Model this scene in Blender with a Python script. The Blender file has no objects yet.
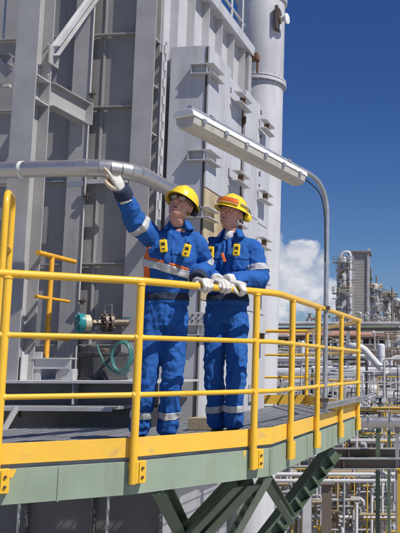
import bpy, bmesh, math, random
from mathutils import Vector, Matrix, noise
random.seed(7)
R = math.radians
sc = bpy.context.scene
C = sc.collection

# ------------------------------------------------------------ camera
EYE = 0.55            # eye height above the platform deck (z = 0)
FPX = 777.8           # focal length in photo pixels (35 mm lens, left half of the frame)
PITCH = math.atan((367.5 - 266.5) / FPX)
cd = bpy.data.cameras.new('camera'); cam = bpy.data.objects.new('camera', cd); C.objects.link(cam)
cam.location = (0, 0, EYE); cam.rotation_euler = (math.pi / 2 + PITCH, 0, 0)
cd.sensor_fit = 'HORIZONTAL'; cd.sensor_width = 18; cd.lens = 35; cd.shift_x = -0.5
cd.clip_start = 0.1; cd.clip_end = 6000
cd.dof.use_dof = True; cd.dof.focus_distance = 5.6; cd.dof.aperture_fstop = 8
sc.camera = cam

# ------------------------------------------------------------ light
SUN_AZ = R(64)        # to the right of the viewer's back
SUN_EL = R(52)
to_sun = Vector((math.cos(SUN_EL) * math.sin(SUN_AZ), -math.cos(SUN_EL) * math.cos(SUN_AZ), math.sin(SUN_EL)))
sd = bpy.data.lights.new('sun', 'SUN'); sun = bpy.data.objects.new('sun', sd); C.objects.link(sun)
sd.energy = 5.0; sd.angle = R(0.5); sd.color = (1.0, 0.95, 0.87)
sun.rotation_euler = to_sun.to_track_quat('Z', 'Y').to_euler()
sun.location = (20, -10, 30)

w = bpy.data.worlds.new('World'); sc.world = w; w.use_nodes = True
nt = w.node_tree; nt.nodes.clear()
def wn(t, **k):
    n = nt.nodes.new(t)
    for a, b in k.items(): setattr(n, a, b)
    return n
sky = wn('ShaderNodeTexSky', sky_type='NISHITA', sun_disc=False, sun_elevation=SUN_EL,
         sun_rotation=math.atan2(to_sun.x, to_sun.y), altitude=300, air_density=1.15, dust_density=0.15, ozone_density=3.0)
gam = wn('ShaderNodeGamma'); gam.inputs['Gamma'].default_value = 1.0
tint = wn('ShaderNodeMix', data_type='RGBA', blend_type='MULTIPLY'); tint.inputs[0].default_value = 1
tint.inputs[7].default_value = (0.46, 0.62, 0.95, 1)
nt.links.new(sky.outputs[0], tint.inputs[6])
tc = wn('ShaderNodeTexCoord'); sep = wn('ShaderNodeSeparateXYZ'); nt.links.new(tc.outputs['Generated'], sep.inputs[0])
elev = wn('ShaderNodeMapRange', interpolation_type='SMOOTHSTEP'); elev.inputs[1].default_value = .0; elev.inputs[2].default_value = .42; nt.links.new(sep.outputs[2], elev.inputs[0])
filt = wn('ShaderNodeMix', data_type='RGBA'); filt.inputs[6].default_value = (0.56, 0.72, 1.0, 1); filt.inputs[7].default_value = (0.29, 0.49, 0.90, 1)
nt.links.new(elev.outputs[0], filt.inputs[0]); nt.links.new(filt.outputs[2], tint.inputs[7])
mp = wn('ShaderNodeMapping'); mp.inputs['Scale'].default_value = (1, 1, 1.9); mp.inputs['Location'].default_value = (0.31, 0.2, 0.45)
nt.links.new(tc.outputs['Generated'], mp.inputs[0])
n1 = wn('ShaderNodeTexNoise'); n1.inputs['Scale'].default_value = 13; n1.inputs['Detail'].default_value = 9; n1.inputs['Roughness'].default_value = 0.56
nt.links.new(mp.outputs[0], n1.inputs[0])
wnz = wn('ShaderNodeTexNoise'); wnz.inputs['Scale'].default_value = 9; wnz.inputs['Detail'].default_value = 5
nt.links.new(tc.outputs['Generated'], wnz.inputs[0])
wsub = wn('ShaderNodeVectorMath', operation='SUBTRACT'); wsub.inputs[1].default_value = (.5,.5,.5); nt.links.new(wnz.outputs[1], wsub.inputs[0])
wscl = wn('ShaderNodeVectorMath', operation='MULTIPLY'); wscl.inputs[1].default_value = (.11,.11,.07); nt.links.new(wsub.outputs[0], wscl.inputs[0])
warp = wn('ShaderNodeVectorMath', operation='ADD'); nt.links.new(tc.outputs['Generated'], warp.inputs[0]); nt.links.new(wscl.outputs[0], warp.inputs[1])
def gauss_dir(d, width):
    """soft blob of cloud round one direction of the sky"""
    v = wn('ShaderNodeVectorMath', operation='DISTANCE'); v.inputs[1].default_value = Vector(d).normalized()
    nt.links.new(warp.outputs[0], v.inputs[0])
    m = wn('ShaderNodeMapRange', interpolation_type='SMOOTHERSTEP'); m.inputs[1].default_value = width; m.inputs[2].default_value = 0
    m.inputs[3].default_value = 0; m.inputs[4].default_value = 1
    nt.links.new(v.outputs[1], m.inputs[0]); return m.outputs[0]
def madd(a, b, op='ADD'):
    m = wn('ShaderNodeMath', operation=op)
    for i, q in enumerate((a, b)):
        if isinstance(q, (int, float)): m.inputs[i].default_value = q
        else: nt.links.new(q, m.inputs[i])
    return m.outputs[0]
def sdir(x, y):
    v = Vector((0, math.cos(PITCH), math.sin(PITCH))) + Vector((1, 0, 0)) * (x - 400) / FPX + Vector((0, -math.sin(PITCH), math.cos(PITCH))) * (266.5 - y) / FPX
    return v.normalized()
blobs = 0.0
for (x, y, wd, k) in [(282, 254, .055, 1.5), (308, 258, .045, 1.5), (322, 268, .04, 1.3), (298, 286, .075, 1.6), (272, 290, .08, 1.5), (330, 290, .06, 1.3), (398, 249, .020, 1.3), (345, 312, .05, .7), (400, 300, .06, .55), (200, 280, .16, .8), (60, 285, .15, .8), (560, 270, .12, .9), (700, 250, .15, .8)]:
    blobs = madd(blobs, madd(gauss_dir(sdir(x, y), wd), k, 'MULTIPLY'), 'MAXIMUM')
# a thin belt of fair-weather cloud goes round the rest of the horizon
belt = wn('ShaderNodeMapRange', interpolation_type='SMOOTHERSTEP'); belt.inputs[1].default_value = 0.17; belt.inputs[2].default_value = 0.05
belt.inputs[3].default_value = 0; belt.inputs[4].default_value = .3
nt.links.new(sep.outputs[2], belt.inputs[0])
cov = madd(blobs, belt.outputs[0], 'MAXIMUM')
dens = madd(cov, madd(madd(madd(n1.outputs[0], 0.47, 'SUBTRACT'), 3.8, 'MULTIPLY'), madd(madd(cov, 2.5, 'MULTIPLY'), 1.0, 'MINIMUM'), 'MULTIPLY'), 'ADD')
cm = wn('ShaderNodeMapRange', interpolation_type='SMOOTHSTEP'); cm.inputs[1].default_value = .42; cm.inputs[2].default_value = 1.1
cm.inputs[3].default_value = 0; cm.inputs[4].default_value = .88
nt.links.new(dens, cm.inputs[0])
n2 = wn('ShaderNodeTexNoise'); n2.inputs['Scale'].default_value = 34; n2.inputs['Detail'].default_value = 7; nt.links.new(mp.outputs[0], n2.inputs[0])
cshade = wn('ShaderNodeMapRange'); cshade.inputs[1].default_value = .35; cshade.inputs[2].default_value = .62; nt.links.new(n2.outputs[0], cshade.inputs[0])
ccol = wn('ShaderNodeMix', data_type='RGBA'); ccol.inputs[6].default_value = (6.2, 6.7, 8.0, 1); ccol.inputs[7].default_value = (10.2, 10.2, 10.6, 1); nt.links.new(cshade.outputs[0], ccol.inputs[0])
mixc = wn('ShaderNodeMix', data_type='RGBA'); nt.links.new(ccol.outputs[2], mixc.inputs[7])
nt.links.new(cm.outputs[0], mixc.inputs[0]); nt.links.new(tint.outputs[2], mixc.inputs[6])
bg = wn('ShaderNodeBackground'); bg.inputs[1].default_value = 0.078
nt.links.new(mixc.outputs[2], bg.inputs[0])
out = wn('ShaderNodeOutputWorld'); nt.links.new(bg.outputs[0], out.inputs[0])
sc.view_settings.view_transform = 'Standard'; sc.view_settings.look = 'None'
sc.view_settings.exposure = 0.0; sc.view_settings.gamma = 1
sc.cycles.max_bounces = 6

# ------------------------------------------------------------ places
def at(x, y, Y):
    """point of the world at depth Y that the photo shows at pixel x, y"""
    d = sdir(x, y); return Vector((0, 0, EYE)) + d * (Y / d.y)
TH = R(6.6)                         # the furnace stands turned by this much
E1 = Vector((math.cos(TH), -math.sin(TH), 0)); E2 = Vector((math.sin(TH), math.cos(TH), 0))
FR = Matrix(((E1.x, E2.x, 0, 0), (E1.y, E2.y, 0, 0), (0, 0, 1, 0), (0, 0, 0, 1)))
FRI = FR.inverted()
def fl(x, y, b):
    """furnace coordinates (a, b, z) of the point in plane b at pixel x, y"""
    d = sdir(x, y); l = FRI.to_3x3() @ d; t = b / l.y
    return Vector((l.x * t, b, EYE + l.z * t))
def fa(x, b, y=200): return fl(x, y, b).x
def fb(x, y, a):
    d = sdir(x, y); l = FRI.to_3x3() @ d; t = a / l.x
    return Vector((a, l.y * t, EYE + l.z * t))

# ------------------------------------------------------------ materials
def newmat(name):
    m = bpy.data.materials.new(name); m.use_nodes = True
    return m, m.node_tree, m.node_tree.nodes['Principled BSDF']
def paint(name, col, rough=.5, metal=0.0, var=.12, scale=3.0, dirt=None, damt=.4, dscale=2.0, streak=False, bump=.0, bscale=60, spec=.5, dthr=.5, coat=0):
    m, t, p = newmat(name); N = t.nodes.new; L = t.links.new
    geo = N('ShaderNodeNewGeometry'); src = geo.outputs['Position']
    no = N('ShaderNodeTexNoise'); no.inputs['Scale'].default_value = scale; no.inputs['Detail'].default_value = 6; L(src, no.inputs[0])
    mr = N('ShaderNodeMapRange'); mr.inputs[1].default_value = .25; mr.inputs[2].default_value = .75
    mr.inputs[3].default_value = 1 - var; mr.inputs[4].default_value = 1 + var; L(no.outputs[0], mr.inputs[0])
    mu = N('ShaderNodeMix'); mu.data_type = 'RGBA'; mu.blend_type = 'MULTIPLY'; mu.inputs[0].default_value = 1
    mu.inputs[6].default_value = (*col, 1); L(mr.outputs[0], mu.inputs[7]); o = mu.outputs[2]
    if dirt:
        mpn = N('ShaderNodeMapping'); L(src, mpn.inputs[0])
        mpn.inputs['Scale'].default_value = (1, 1, .09) if streak else (1, 1, 1)
        dn = N('ShaderNodeTexNoise'); dn.inputs['Scale'].default_value = dscale; dn.inputs['Detail'].default_value = 8; dn.inputs['Roughness'].default_value = .65; L(mpn.outputs[0], dn.inputs[0])
        dm = N('ShaderNodeMapRange'); dm.interpolation_type = 'SMOOTHSTEP'; dm.inputs[1].default_value = dthr; dm.inputs[2].default_value = dthr + .22; dm.inputs[3].default_value = 0; dm.inputs[4].default_value = damt; L(dn.outputs[0], dm.inputs[0])
        mx = N('ShaderNodeMix'); mx.data_type = 'RGBA'; L(dm.outputs[0], mx.inputs[0]); L(o, mx.inputs[6]); mx.inputs[7].default_value = (*dirt, 1); o = mx.outputs[2]
    L(o, p.inputs['Base Color'])
    rr = N('ShaderNodeMapRange'); rr.inputs[3].default_value = max(.05, rough - .12); rr.inputs[4].default_value = min(1, rough + .12); L(no.outputs[0], rr.inputs[0]); L(rr.outputs[0], p.inputs['Roughness'])
    p.inputs['Metallic'].default_value = metal; p.inputs['Specular IOR Level'].default_value = spec
    p.inputs['Coat Weight'].default_value = coat
    if bump:
        bn = N('ShaderNodeTexNoise'); bn.inputs['Scale'].default_value = bscale; bn.inputs['Detail'].default_value = 5; L(src, bn.inputs[0])
        b = N('ShaderNodeBump'); b.inputs['Strength'].default_value = bump; b.inputs['Distance'].default_value = .01; L(bn.outputs[0], b.inputs['Height']); L(b.outputs[0], p.inputs['Normal'])
    return m
M = {}
GR = (.30, .31, .345)
M['steel'] = paint('grey_structural_paint', (.385, .38, .38), .42, dirt=(.12, .11, .11), damt=.35, dscale=2.2, streak=True, bump=.15, bscale=25)
M['steel_light'] = paint('pale_structural_paint', (.50, .50, .515), .42, dirt=(.2, .16, .12), damt=.35, dscale=3, streak=True, bump=.12, bscale=25)
M['plate'] = paint('casing_plate_paint', (.325, .32, .315), .5, var=.22, scale=1.6, dirt=(.10, .09, .09), damt=.5, dscale=1.6, streak=True, bump=.35, bscale=3)
M['door'] = paint('casing_door_paint', (.50, .505, .535), .4, var=.08, dirt=(.25, .19, .14), damt=.4, dscale=5, streak=True, bump=.2, bscale=5)
M['cream'] = paint('rust_stained_cream_plate', (.46, .39, .25), .6, var=.2, scale=6, dirt=(.32, .17, .08), damt=.6, dscale=9, streak=True, dthr=.42)
M['rust'] = paint('rusty_steel', (.14, .075, .045), .85, var=.4, scale=20, bump=.5)
M['base'] = paint('shaded_grimy_base_paint', (.12, .12, .125), .6, var=.25, dirt=(.06, .055, .05), damt=.6, dscale=3)  # grime over a base colour darkened for the under-deck and skid recess shade
M['dark'] = paint('dark_recess_steel', (.045, .045, .05), .7, var=.3)
M['seam_fill'] = paint('dark_rusty_seam_fill', (.05, .045, .045), .8, var=.3, scale=15, dirt=(.2, .1, .05), damt=.6, dscale=12)  # rusty fill whose dark colour carries the shade of the open seam gaps
M['yellow'] = paint('yellow_rail_paint', (.83, .49, .035), .36, var=.06, scale=5, dirt=(.30, .17, .06), damt=.6, dscale=17, dthr=.59, bump=.08, bscale=40, coat=.15)
M['yellow_toe'] = paint('yellow_toe_paint', (.86, .51, .06), .45, var=.08, scale=3, dirt=(.40, .30, .17), damt=.6, dscale=6, dthr=.55, bump=.15, bscale=30)
M['orange_rail'] = paint('orange_yellow_rail_paint', (.80, .40, .035), .45, var=.1, dirt=(.3, .12, .04), damt=.5, dscale=12)
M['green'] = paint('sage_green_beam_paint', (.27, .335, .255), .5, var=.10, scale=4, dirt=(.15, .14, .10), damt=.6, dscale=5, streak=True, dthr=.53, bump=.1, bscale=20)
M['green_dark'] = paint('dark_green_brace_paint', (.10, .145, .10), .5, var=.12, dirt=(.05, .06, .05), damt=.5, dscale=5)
M['galv'] = paint('galvanised_steel', (.42, .44, .47), .42, metal=.55, var=.18, scale=14, dirt=(.25, .25, .26), damt=.4, dscale=20)
M['grate'] = paint('galvanised_grating', (.33, .34, .36), .55, metal=.2, var=.25, scale=9, dirt=(.12, .11, .10), damt=.5, dscale=4)
M['alu'] = paint('insulation_cladding', (.56, .54, .52), .36, metal=.8, var=.1, scale=6, dirt=(.3, .26, .22), damt=.35, dscale=6, bump=.25, bscale=8)
M['stack'] = paint('stack_paint', (.56, .565, .595), .38, var=.05, scale=2, dirt=(.36, .32, .29), damt=.3, dscale=3, streak=True, bump=.1, bscale=4)
M['white'] = paint('white_enamel', (.78, .78, .76), .35, var=.04, dirt=(.5, .46, .4), damt=.4, dscale=9)
M['diffuser'] = paint('dusty_diffuser', (.50, .48, .44), .3, var=.1, scale=8, dirt=(.33, .29, .23), damt=.5, dscale=14)
M['black'] = paint('black_rubber', (.02, .02, .022), .6)
M['teal'] = paint('teal_enamel', (.02, .23, .25), .35, var=.1)
M['beige'] = paint('cream_plastic', (.55, .48, .34), .5)
M['tan'] = paint('tan_fire_brick', (.36, .29, .19), .85, var=.2, dirt=(.2,.15,.1), damt=.6, dscale=9, bump=.4)
M['hose'] = paint('teal_hose_rubber', (.045, .17, .16), .4, var=.2, scale=30)
M['concrete'] = paint('concrete', (.36, .34, .31), .9, var=.15, scale=.3, dirt=(.2, .17, .14), damt=.5, dscale=.6, bump=.3)
M['bronze'] = paint('dark_fitting_metal', (.13, .10, .08), .5, metal=.4, var=.4, scale=40)
# clothing
M['blue'] = paint('royal_blue_cotton', (.020, .105, .37), .85, var=.12, scale=7, bump=.18, bscale=240, spec=.25, dirt=(.012, .07, .30), damt=.5, dscale=7)
def crease(m, strength=.45):
    """sharp irregular creases of worn cotton, as relief"""
    t = m.node_tree; N = t.nodes.new; L = t.links.new; p = t.nodes['Principled BSDF']
    old = p.inputs['Normal'].links[0].from_socket; geo = N('ShaderNodeNewGeometry'); prev = old
    for (sc_, dist, dd) in ((5.5, 1.9, .034), (12, 1.6, .007)):
        mpn = N('ShaderNodeMapping'); mpn.inputs['Scale'].default_value = (1, 1, .62); mpn.inputs['Rotation'].default_value = (.3, .5, 0); L(geo.outputs['Position'], mpn.inputs[0])
        n = N('ShaderNodeTexNoise'); n.inputs['Scale'].default_value = sc_; n.inputs['Detail'].default_value = 2.5; n.inputs['Distortion'].default_value = dist; L(mpn.outputs[0], n.inputs[0])
        a = N('ShaderNodeMath'); a.operation = 'SUBTRACT'; a.inputs[1].default_value = .5; L(n.outputs[0], a.inputs[0])
        b = N('ShaderNodeMath'); b.operation = 'ABSOLUTE'; L(a.outputs[0], b.inputs[0])
        c = N('ShaderNodeMath'); c.operation = 'POWER'; c.inputs[1].default_value = .7; L(b.outputs[0], c.inputs[0])
        bu = N('ShaderNodeBump'); bu.invert = True; bu.inputs['Strength'].default_value = strength; bu.inputs['Distance'].default_value = dd; L(c.outputs[0], bu.inputs['Height']); L(prev, bu.inputs['Normal']); prev = bu.outputs[0]
    L(prev, p.inputs['Normal'])
crease(M['blue'])
M['blue_dark'] = paint('navy_cuff_cloth', (.02, .03, .065), .9, var=.2, bump=.3, bscale=200)
M['orange'] = paint('orange_trim_cloth', (.85, .16, .02), .8, var=.08)
M['silver'] = paint('reflective_tape', (.50, .51, .52), .42, metal=.25, var=.1, scale=20, bump=.2, bscale=90)
M['skin'] = paint('skin', (.58, .30, .225), .5, var=.14, scale=34, dirt=(.42, .18, .14), damt=.4, dscale=45, dthr=.5, bump=.05, bscale=160, spec=.4)
M['skin'].node_tree.nodes['Principled BSDF'].inputs['Subsurface Weight'].default_value = .15
M['skin'].node_tree.nodes['Principled BSDF'].inputs['Subsurface Scale'].default_value = .01
M['lip'] = paint('lip_skin', (.36, .12, .09), .45)
M['hair'] = paint('brown_hair', (.05, .03, .018), .7, var=.4, scale=80, bump=.6, bscale=150)
M['eye'] = paint('eye_white', (.7, .68, .64), .2)
M['iris'] = paint('dark_iris', (.03, .02, .015), .15)
M['helmet'] = paint('yellow_helmet_shell', (.86, .62, .03), .28, var=.04, scale=12, coat=.4)
M['radio'] = paint('yellow_device_case', (.88, .60, .02), .4, var=.05)
M['glove'] = paint('pale_leather_glove', (.62, .60, .56), .75, var=.12, scale=30, dirt=(.33, .28, .22), damt=.5, dscale=28, bump=.4, bscale=120)
M['glove_tan'] = paint('tan_leather_glove', (.54, .45, .33), .75, var=.2, scale=30, bump=.4, bscale=120)
M['boot'] = paint('black_boot_leather', (.025, .022, .02), .45, var=.3)
M['shirt'] = paint('white_cotton', (.75, .75, .74), .85)
def glassmat(name, col, rough=.05, trans=.8, alpha=1):
    m, t, p = newmat(name); p.inputs['Base Color'].default_value = (*col, 1); p.inputs['Roughness'].default_value = rough; p.inputs['Alpha'].default_value = alpha
    p.inputs['Transmission Weight'].default_value = trans; p.inputs['IOR'].default_value = 1.45; return m
M['lens'] = glassmat('spectacle_lens', (.85, .88, .88), .03, .0, .22)
M['amber'] = paint('orange_goggle_lens', (.80, .17, .015), .12, var=.25, scale=25, coat=.6)
# distant plant
M['far_silver'] = paint('weathered_cladding', (.52, .51, .50), .4, metal=.25, var=.2, scale=.6, dirt=(.22, .17, .12), damt=.5, dscale=.8)
M['far_white'] = paint('white_pipe_paint', (.62, .62, .64), .4, var=.1, scale=.8, dirt=(.35, .31, .27), damt=.4, dscale=1.5)
M['far_grey'] = paint('grey_pipe_paint', (.30, .31, .32), .6, var=.2, scale=.8, dirt=(.15, .11, .08), damt=.5, dscale=1.5)
M['far_brown'] = paint('brown_steel', (.19, .155, .13), .7, var=.3, scale=.5, dirt=(.22, .12, .06), damt=.6, dscale=1)
M['far_tan'] = paint('sandy_pipe_insulation', (.36, .28, .17), .7, var=.25, scale=1, dirt=(.2, .12, .07), damt=.6, dscale=2)
M['far_red'] = paint('faded_red_roof', (.44, .23, .17), .8, var=.2, scale=.5, dirt=(.3, .28, .22), damt=.4, dscale=.7)
M['far_green'] = paint('faded_green_panel', (.22, .30, .20), .7, var=.2, scale=.5)
M['far_yellow'] = paint('yellow_ladder_paint', (.62, .40, .05), .6, var=.15, scale=1)
M['far_rib'] = paint('grey_ribbed_casing', (.34, .325, .31), .6, var=.12, scale=.3, dirt=(.15, .13, .12), damt=.4, dscale=.4, streak=True)

# ------------------------------------------------------------ mesh builder
class MB:
    def __init__(s): s.v = []; s.f = []
    def add(s, vs, fs):
        o = len(s.v); s.v += [Vector(q) for q in vs]; s.f += [tuple(i + o for i in q) for q in fs]; return s
    def box(s, lo, hi, mat=None):
        x0, y0, z0 = lo; x1, y1, z1 = hi
        vs = [(x0,y0,z0),(x1,y0,z0),(x1,y1,z0),(x0,y1,z0),(x0,y0,z1),(x1,y0,z1),(x1,y1,z1),(x0,y1,z1)]
        if mat: vs = [mat @ Vector(q) for q in vs]
        return s.add(vs, [(0,3,2,1),(4,5,6,7),(0,1,5,4),(1,2,6,5),(2,3,7,6),(3,0,4,7)])
    def cbox(s, c, d, rot=None):
        m = Matrix.Translation(Vector(c)) @ (rot.to_4x4() if rot else Matrix())
        return s.box((-d[0]/2,-d[1]/2,-d[2]/2),(d[0]/2,d[1]/2,d[2]/2), m)
    def bar(s, p, q, wd, ht, up=(0,0,1)):
        """rectangular bar from p to q, ht measured along up"""
        p = Vector(p); q = Vector(q); d = (q-p); l = d.length; d.normalize(); u = Vector(up); r = d.cross(u)
        if r.length < 1e-4: r = d.cross(Vector((1,0,0)))
        r.normalize(); u = r.cross(d)
        m = Matrix(((r.x,d.x,u.x,p.x),(r.y,d.y,u.y,p.y),(r.z,d.z,u.z,p.z),(0,0,0,1)))
        return s.box((-wd/2,0,-ht/2),(wd/2,l,ht/2), m)
    def ibeam(s, p, q, b, h, t=.012, up=(0,0,1)):
        p = Vector(p); q = Vector(q); d = (q-p); l = d.length; d.normalize(); u = Vector(up); r = d.cross(u); r.normalize(); u = r.cross(d)
        m = Matrix(((r.x,d.x,u.x,p.x),(r.y,d.y,u.y,p.y),(r.z,d.z,u.z,p.z),(0,0,0,1)))
        s.box((-b/2,0,h/2-t),(b/2,l,h/2), m); s.box((-b/2,0,-h/2),(b/2,l,-h/2+t), m); s.box((-t/2,0,-h/2+t),(t/2,l,h/2-t), m); return s
    def tube(s, pts, r, n=12, cap=True, rings=None):
        pts = [Vector(q) for q in pts]; rs = r if isinstance(r, (list, tuple)) else [r]*len(pts)
        t0 = (pts[1]-pts[0]).normalized(); ref = Vector((0,0,1)) if abs(t0.z) < .9 else Vector((1,0,0))
        nrm = t0.cross(ref).normalized(); vs = []; fs = []
        for i, p in enumerate(pts):
            t = (pts[min(i+1,len(pts)-1)] - pts[max(i-1,0)]).normalized()
            nrm = (nrm - t*nrm.dot(t)).normalized(); bi = t.cross(nrm)
            for k in range(n):
                a = 2*math.pi*k/n; vs.append(p + (nrm*math.cos(a) + bi*math.sin(a))*rs[i])
        for i in range(len(pts)-1):
            for k in range(n):
                a = i*n+k; b = i*n+(k+1)%n; fs.append((a,b,b+n,a+n))
        if cap: fs.append(tuple(range(n-1,-1,-1))); fs.append(tuple((len(pts)-1)*n+k for k in range(n)))
        return s.add(vs, fs)
    def lathe(s, c, prof, n=24, axis=(0,0,1), ref=None):
        """prof: list of (radius, height) along axis"""
        ax = Vector(axis).normalized(); rf = Vector(ref) if ref else (Vector((1,0,0)) if abs(ax.x) < .9 else Vector((0,1,0)))
        u = (rf - ax*rf.dot(ax)).normalized(); v = ax.cross(u); vs = []; fs = []; c = Vector(c)
        for (r, h) in prof:
            for k in range(n):
                a = 2*math.pi*k/n; vs.append(c + ax*h + (u*math.cos(a)+v*math.sin(a))*max(r,1e-5))
        for i in range(len(prof)-1):
            for k in range(n):
                a = i*n+k; b = i*n+(k+1)%n; fs.append((a,b,b+n,a+n))
        fs.append(tuple(range(n-1,-1,-1))); fs.append(tuple((len(prof)-1)*n+k for k in range(n)))
        return s.add(vs, fs)
    def ball(s, c, r, n=12, m=8, mat=None):
        rx, ry, rz = (r,r,r) if isinstance(r,(int,float)) else r; c = Vector(c); vs = []; fs = []
        for i in range(m+1):
            t = math.pi*i/m
            for k in range(n):
                a = 2*math.pi*k/n; q = Vector((rx*math.sin(t)*math.cos(a), ry*math.sin(t)*math.sin(a), rz*math.cos(t)))
                if mat: q = mat @ q
                vs.append(c+q)
        for i in range(m):
            for k in range(n):
                a = i*n+k; b = i*n+(k+1)%n; fs.append((a,a+n,b+n,b))
        return s.add(vs, fs)
    def poly(s, pts, z0, z1):
        n = len(pts); vs = [(p[0],p[1],z0) for p in pts] + [(p[0],p[1],z1) for p in pts]
        return s.add(vs, [tuple(range(n-1,-1,-1)), tuple(range(n,2*n))] + [(i,(i+1)%n,(i+1)%n+n,i+n) for i in range(n)])
    def build(s, name, mat, parent=None, frame=None, smooth=False, bevel=0, kind=None, label=None, origin=None, auto=35):
        me = bpy.data.meshes.new(name)
        vs = [(frame @ q) if frame else q for q in s.v]
        pw = parent_matrix(parent) if parent else Matrix()
        if parent: inv = pw.inverted(); vs = [inv @ q for q in vs]
        if origin is not None: c = Vector(origin) if not parent else inv @ Vector(origin)
        else:
            lo = [min(q[i] for q in vs) for i in range(3)]; hi = [max(q[i] for q in vs) for i in range(3)]
            c = Vector(((lo[0]+hi[0])/2, (lo[1]+hi[1])/2, lo[2]))
        me.from_pydata([q-c for q in vs], [], s.f); me.update()
        bm = bmesh.new(); bm.from_mesh(me); bmesh.ops.remove_doubles(bm, verts=bm.verts, dist=1e-6) if smooth else None
        bmesh.ops.recalc_face_normals(bm, faces=bm.faces); bm.to_mesh(me); bm.free()
        if smooth:
            me.shade_smooth()
            try: me.set_sharp_from_angle(angle=R(auto))
            except Exception: pass
        o = bpy.data.objects.new(name, me); C.objects.link(o); o.location = c
        for mm in (mat if isinstance(mat, (list, tuple)) else [mat]): me.materials.append(mm)
        if parent: o.parent = parent
        if bevel:
            b = o.modifiers.new('bevel', 'BEVEL'); b.width = bevel; b.segments = 2; b.limit_method = 'ANGLE'; b.angle_limit = R(40); b.harden_normals = False
        if kind: o['kind'] = kind
        if label: o['label'] = label
        return o
def parent_matrix(o):
    m = Matrix.LocRotScale(o.location, o.rotation_euler, o.scale)
    while o.parent: o = o.parent; m = Matrix.LocRotScale(o.location, o.rotation_euler, o.scale) @ m
    return m
def tag(o, label, cat, group=None, kind=None):
    o['label'] = label; o['category'] = cat
    if group: o['group'] = group
    if kind: o['kind'] = kind
    return o
def struct(o): o['kind'] = 'structure'; return o
def thing(name, label, cat, loc=(0,0,0), rz=0, group=None):
    o = bpy.data.objects.new(name, None); C.objects.link(o); o.location = loc; o.rotation_euler = (0,0,rz); o.empty_display_size = .2
    return tag(o, label, cat, group)
def copy_tree(o, loc=None, parent=None, label=None):
    c = o.copy(); C.objects.link(c)
    if parent: c.parent = parent
    for ch in list(o.children): copy_tree(ch, None, c)
    if loc is not None: c.location = loc
    if label: c['label'] = label
    return c
def arc(p0, p1, p2, n=8):
    """quadratic rounding of the corner p1 between p0 and p2"""
    p0, p1, p2 = Vector(p0), Vector(p1), Vector(p2)
    return [p0*(1-t)**2 + p1*2*t*(1-t) + p2*t*t for t in [i/n for i in range(n+1)]]
def roundpath(pts, r, n=6):
    pts = [Vector(p) for p in pts]; o = [pts[0]]
    for i in range(1, len(pts)-1):
        a = pts[i-1]-pts[i]; b = pts[i+1]-pts[i]; k = min(r, a.length*.49, b.length*.49)
        o += arc(pts[i]+a.normalized()*k, pts[i], pts[i]+b.normalized()*k, n)
    return o + [pts[-1]]

# ------------------------------------------------------------ ground
GZ = -9.0
g = MB(); g.box((-3000,-1500,GZ-.5),(3000,5000,GZ)); struct(g.build('ground', M['concrete']))

# ------------------------------------------------------------ platform
P5 = Vector((-2.285,4.50,0)); P138 = Vector((-1.647,4.89,0)); P254 = Vector((-1.045,5.57,0)); PB = Vector((-.925,5.715,0))
sdv = Vector((math.sin(R(7.4)), math.cos(R(7.4)), 0))
def side(Y): return PB + sdv*((Y-PB.y)/sdv.y)
PL = P5 + (P5-P138).normalized()*1.6
PC = side(9.15)                                    # far corner of the right side
PD = Vector((-1.42, 11.9, 0)); PE = Vector((-2.15, 11.9, 0))
edge = [PL, P138, P254, PB, PC]                    # near and right edge
SK_B = 6.95                                        # skid front in furnace coordinates
BX = fa(208, 8.2, 100)                             # outer side of the door boxes
BW = fa(164, 8.2, 60)                              # side wall of the furnace
def W(a, b, z=0): return FR @ Vector((a, b, z))
A_L = FRI @ PL
deckpoly = [PL, P138, P254, PB, PC, PD, PE, W(BX+.02, 11.6), W(BX+.02, SK_B+.02), W(A_L.x-.3, SK_B+.02)]
plat = thing('platform', 'steel platform with grating deck, sage green beam and yellow toe board under the two workers', 'platform', (PB.x-.8, PB.y+1.2, 0))
def offs(pts, d):
    """shift an open plan polyline sideways (d to its right is positive)"""
    o = []
    for i, p in enumerate(pts):
        ds = []
        if i > 0: ds.append((pts[i]-pts[i-1]).normalized())
        if i < len(pts)-1: ds.append((pts[i+1]-pts[i]).normalized())
        t = sum(ds, Vector()) .normalized(); n = Vector((t.y, -t.x, 0)); k = 1/max(.3, n.dot(Vector((ds[0].y, -ds[0].x, 0)))) ; o.append(p + n*d*k)
    return o
def strip(pts, z0, z1, d0, d1):
    m = MB(); a = offs(pts, d0); b = offs(pts, d1)
    m.poly([*a, *reversed(b)], z0, z1)
    return m
edge2 = edge + [PD, PE]
# grating (bars run across the view; light falls through)
gm = MB(); lp = [FRI @ Vector(p) for p in deckpoly]
def scan(bv, pts, ax):
    xs = []
    for i in range(len(pts)):
        p, q = pts[i], pts[(i+1)%len(pts)]
        if (p[ax]-bv)*(q[ax]-bv) < 0: t = (bv-p[ax])/(q[ax]-p[ax]); xs.append(p[1-ax]+(q[1-ax]-p[1-ax])*t)
    xs.sort(); return [(xs[i], xs[i+1]) for i in range(0, len(xs)-1, 2)]
b0 = min(p.y for p in lp); b1 = max(p.y for p in lp); bv = b0+.01
while bv < b1:
    for (s, e) in scan(bv, lp, 1):
        if e-s > .12: gm.box((s+.05, bv-.004, -.028), (e-.05, bv+.004, -.001))
    bv += .034
gm.build('grating_bars', M['grate'], plat, FR, kind='stuff')
gm = MB(); av = min(p.x for p in lp)+.05; a1 = max(p.x for p in lp)
while av < a1:
    for (s, e) in scan(av, lp, 0):
        if e-s > .12: gm.box((av-.0035, s+.05, -.012), (av+.0035, e-.05, 0.001))
    av += .1
gm.build('grating_rods', M['grate'], plat, FR, kind='stuff')
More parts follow.
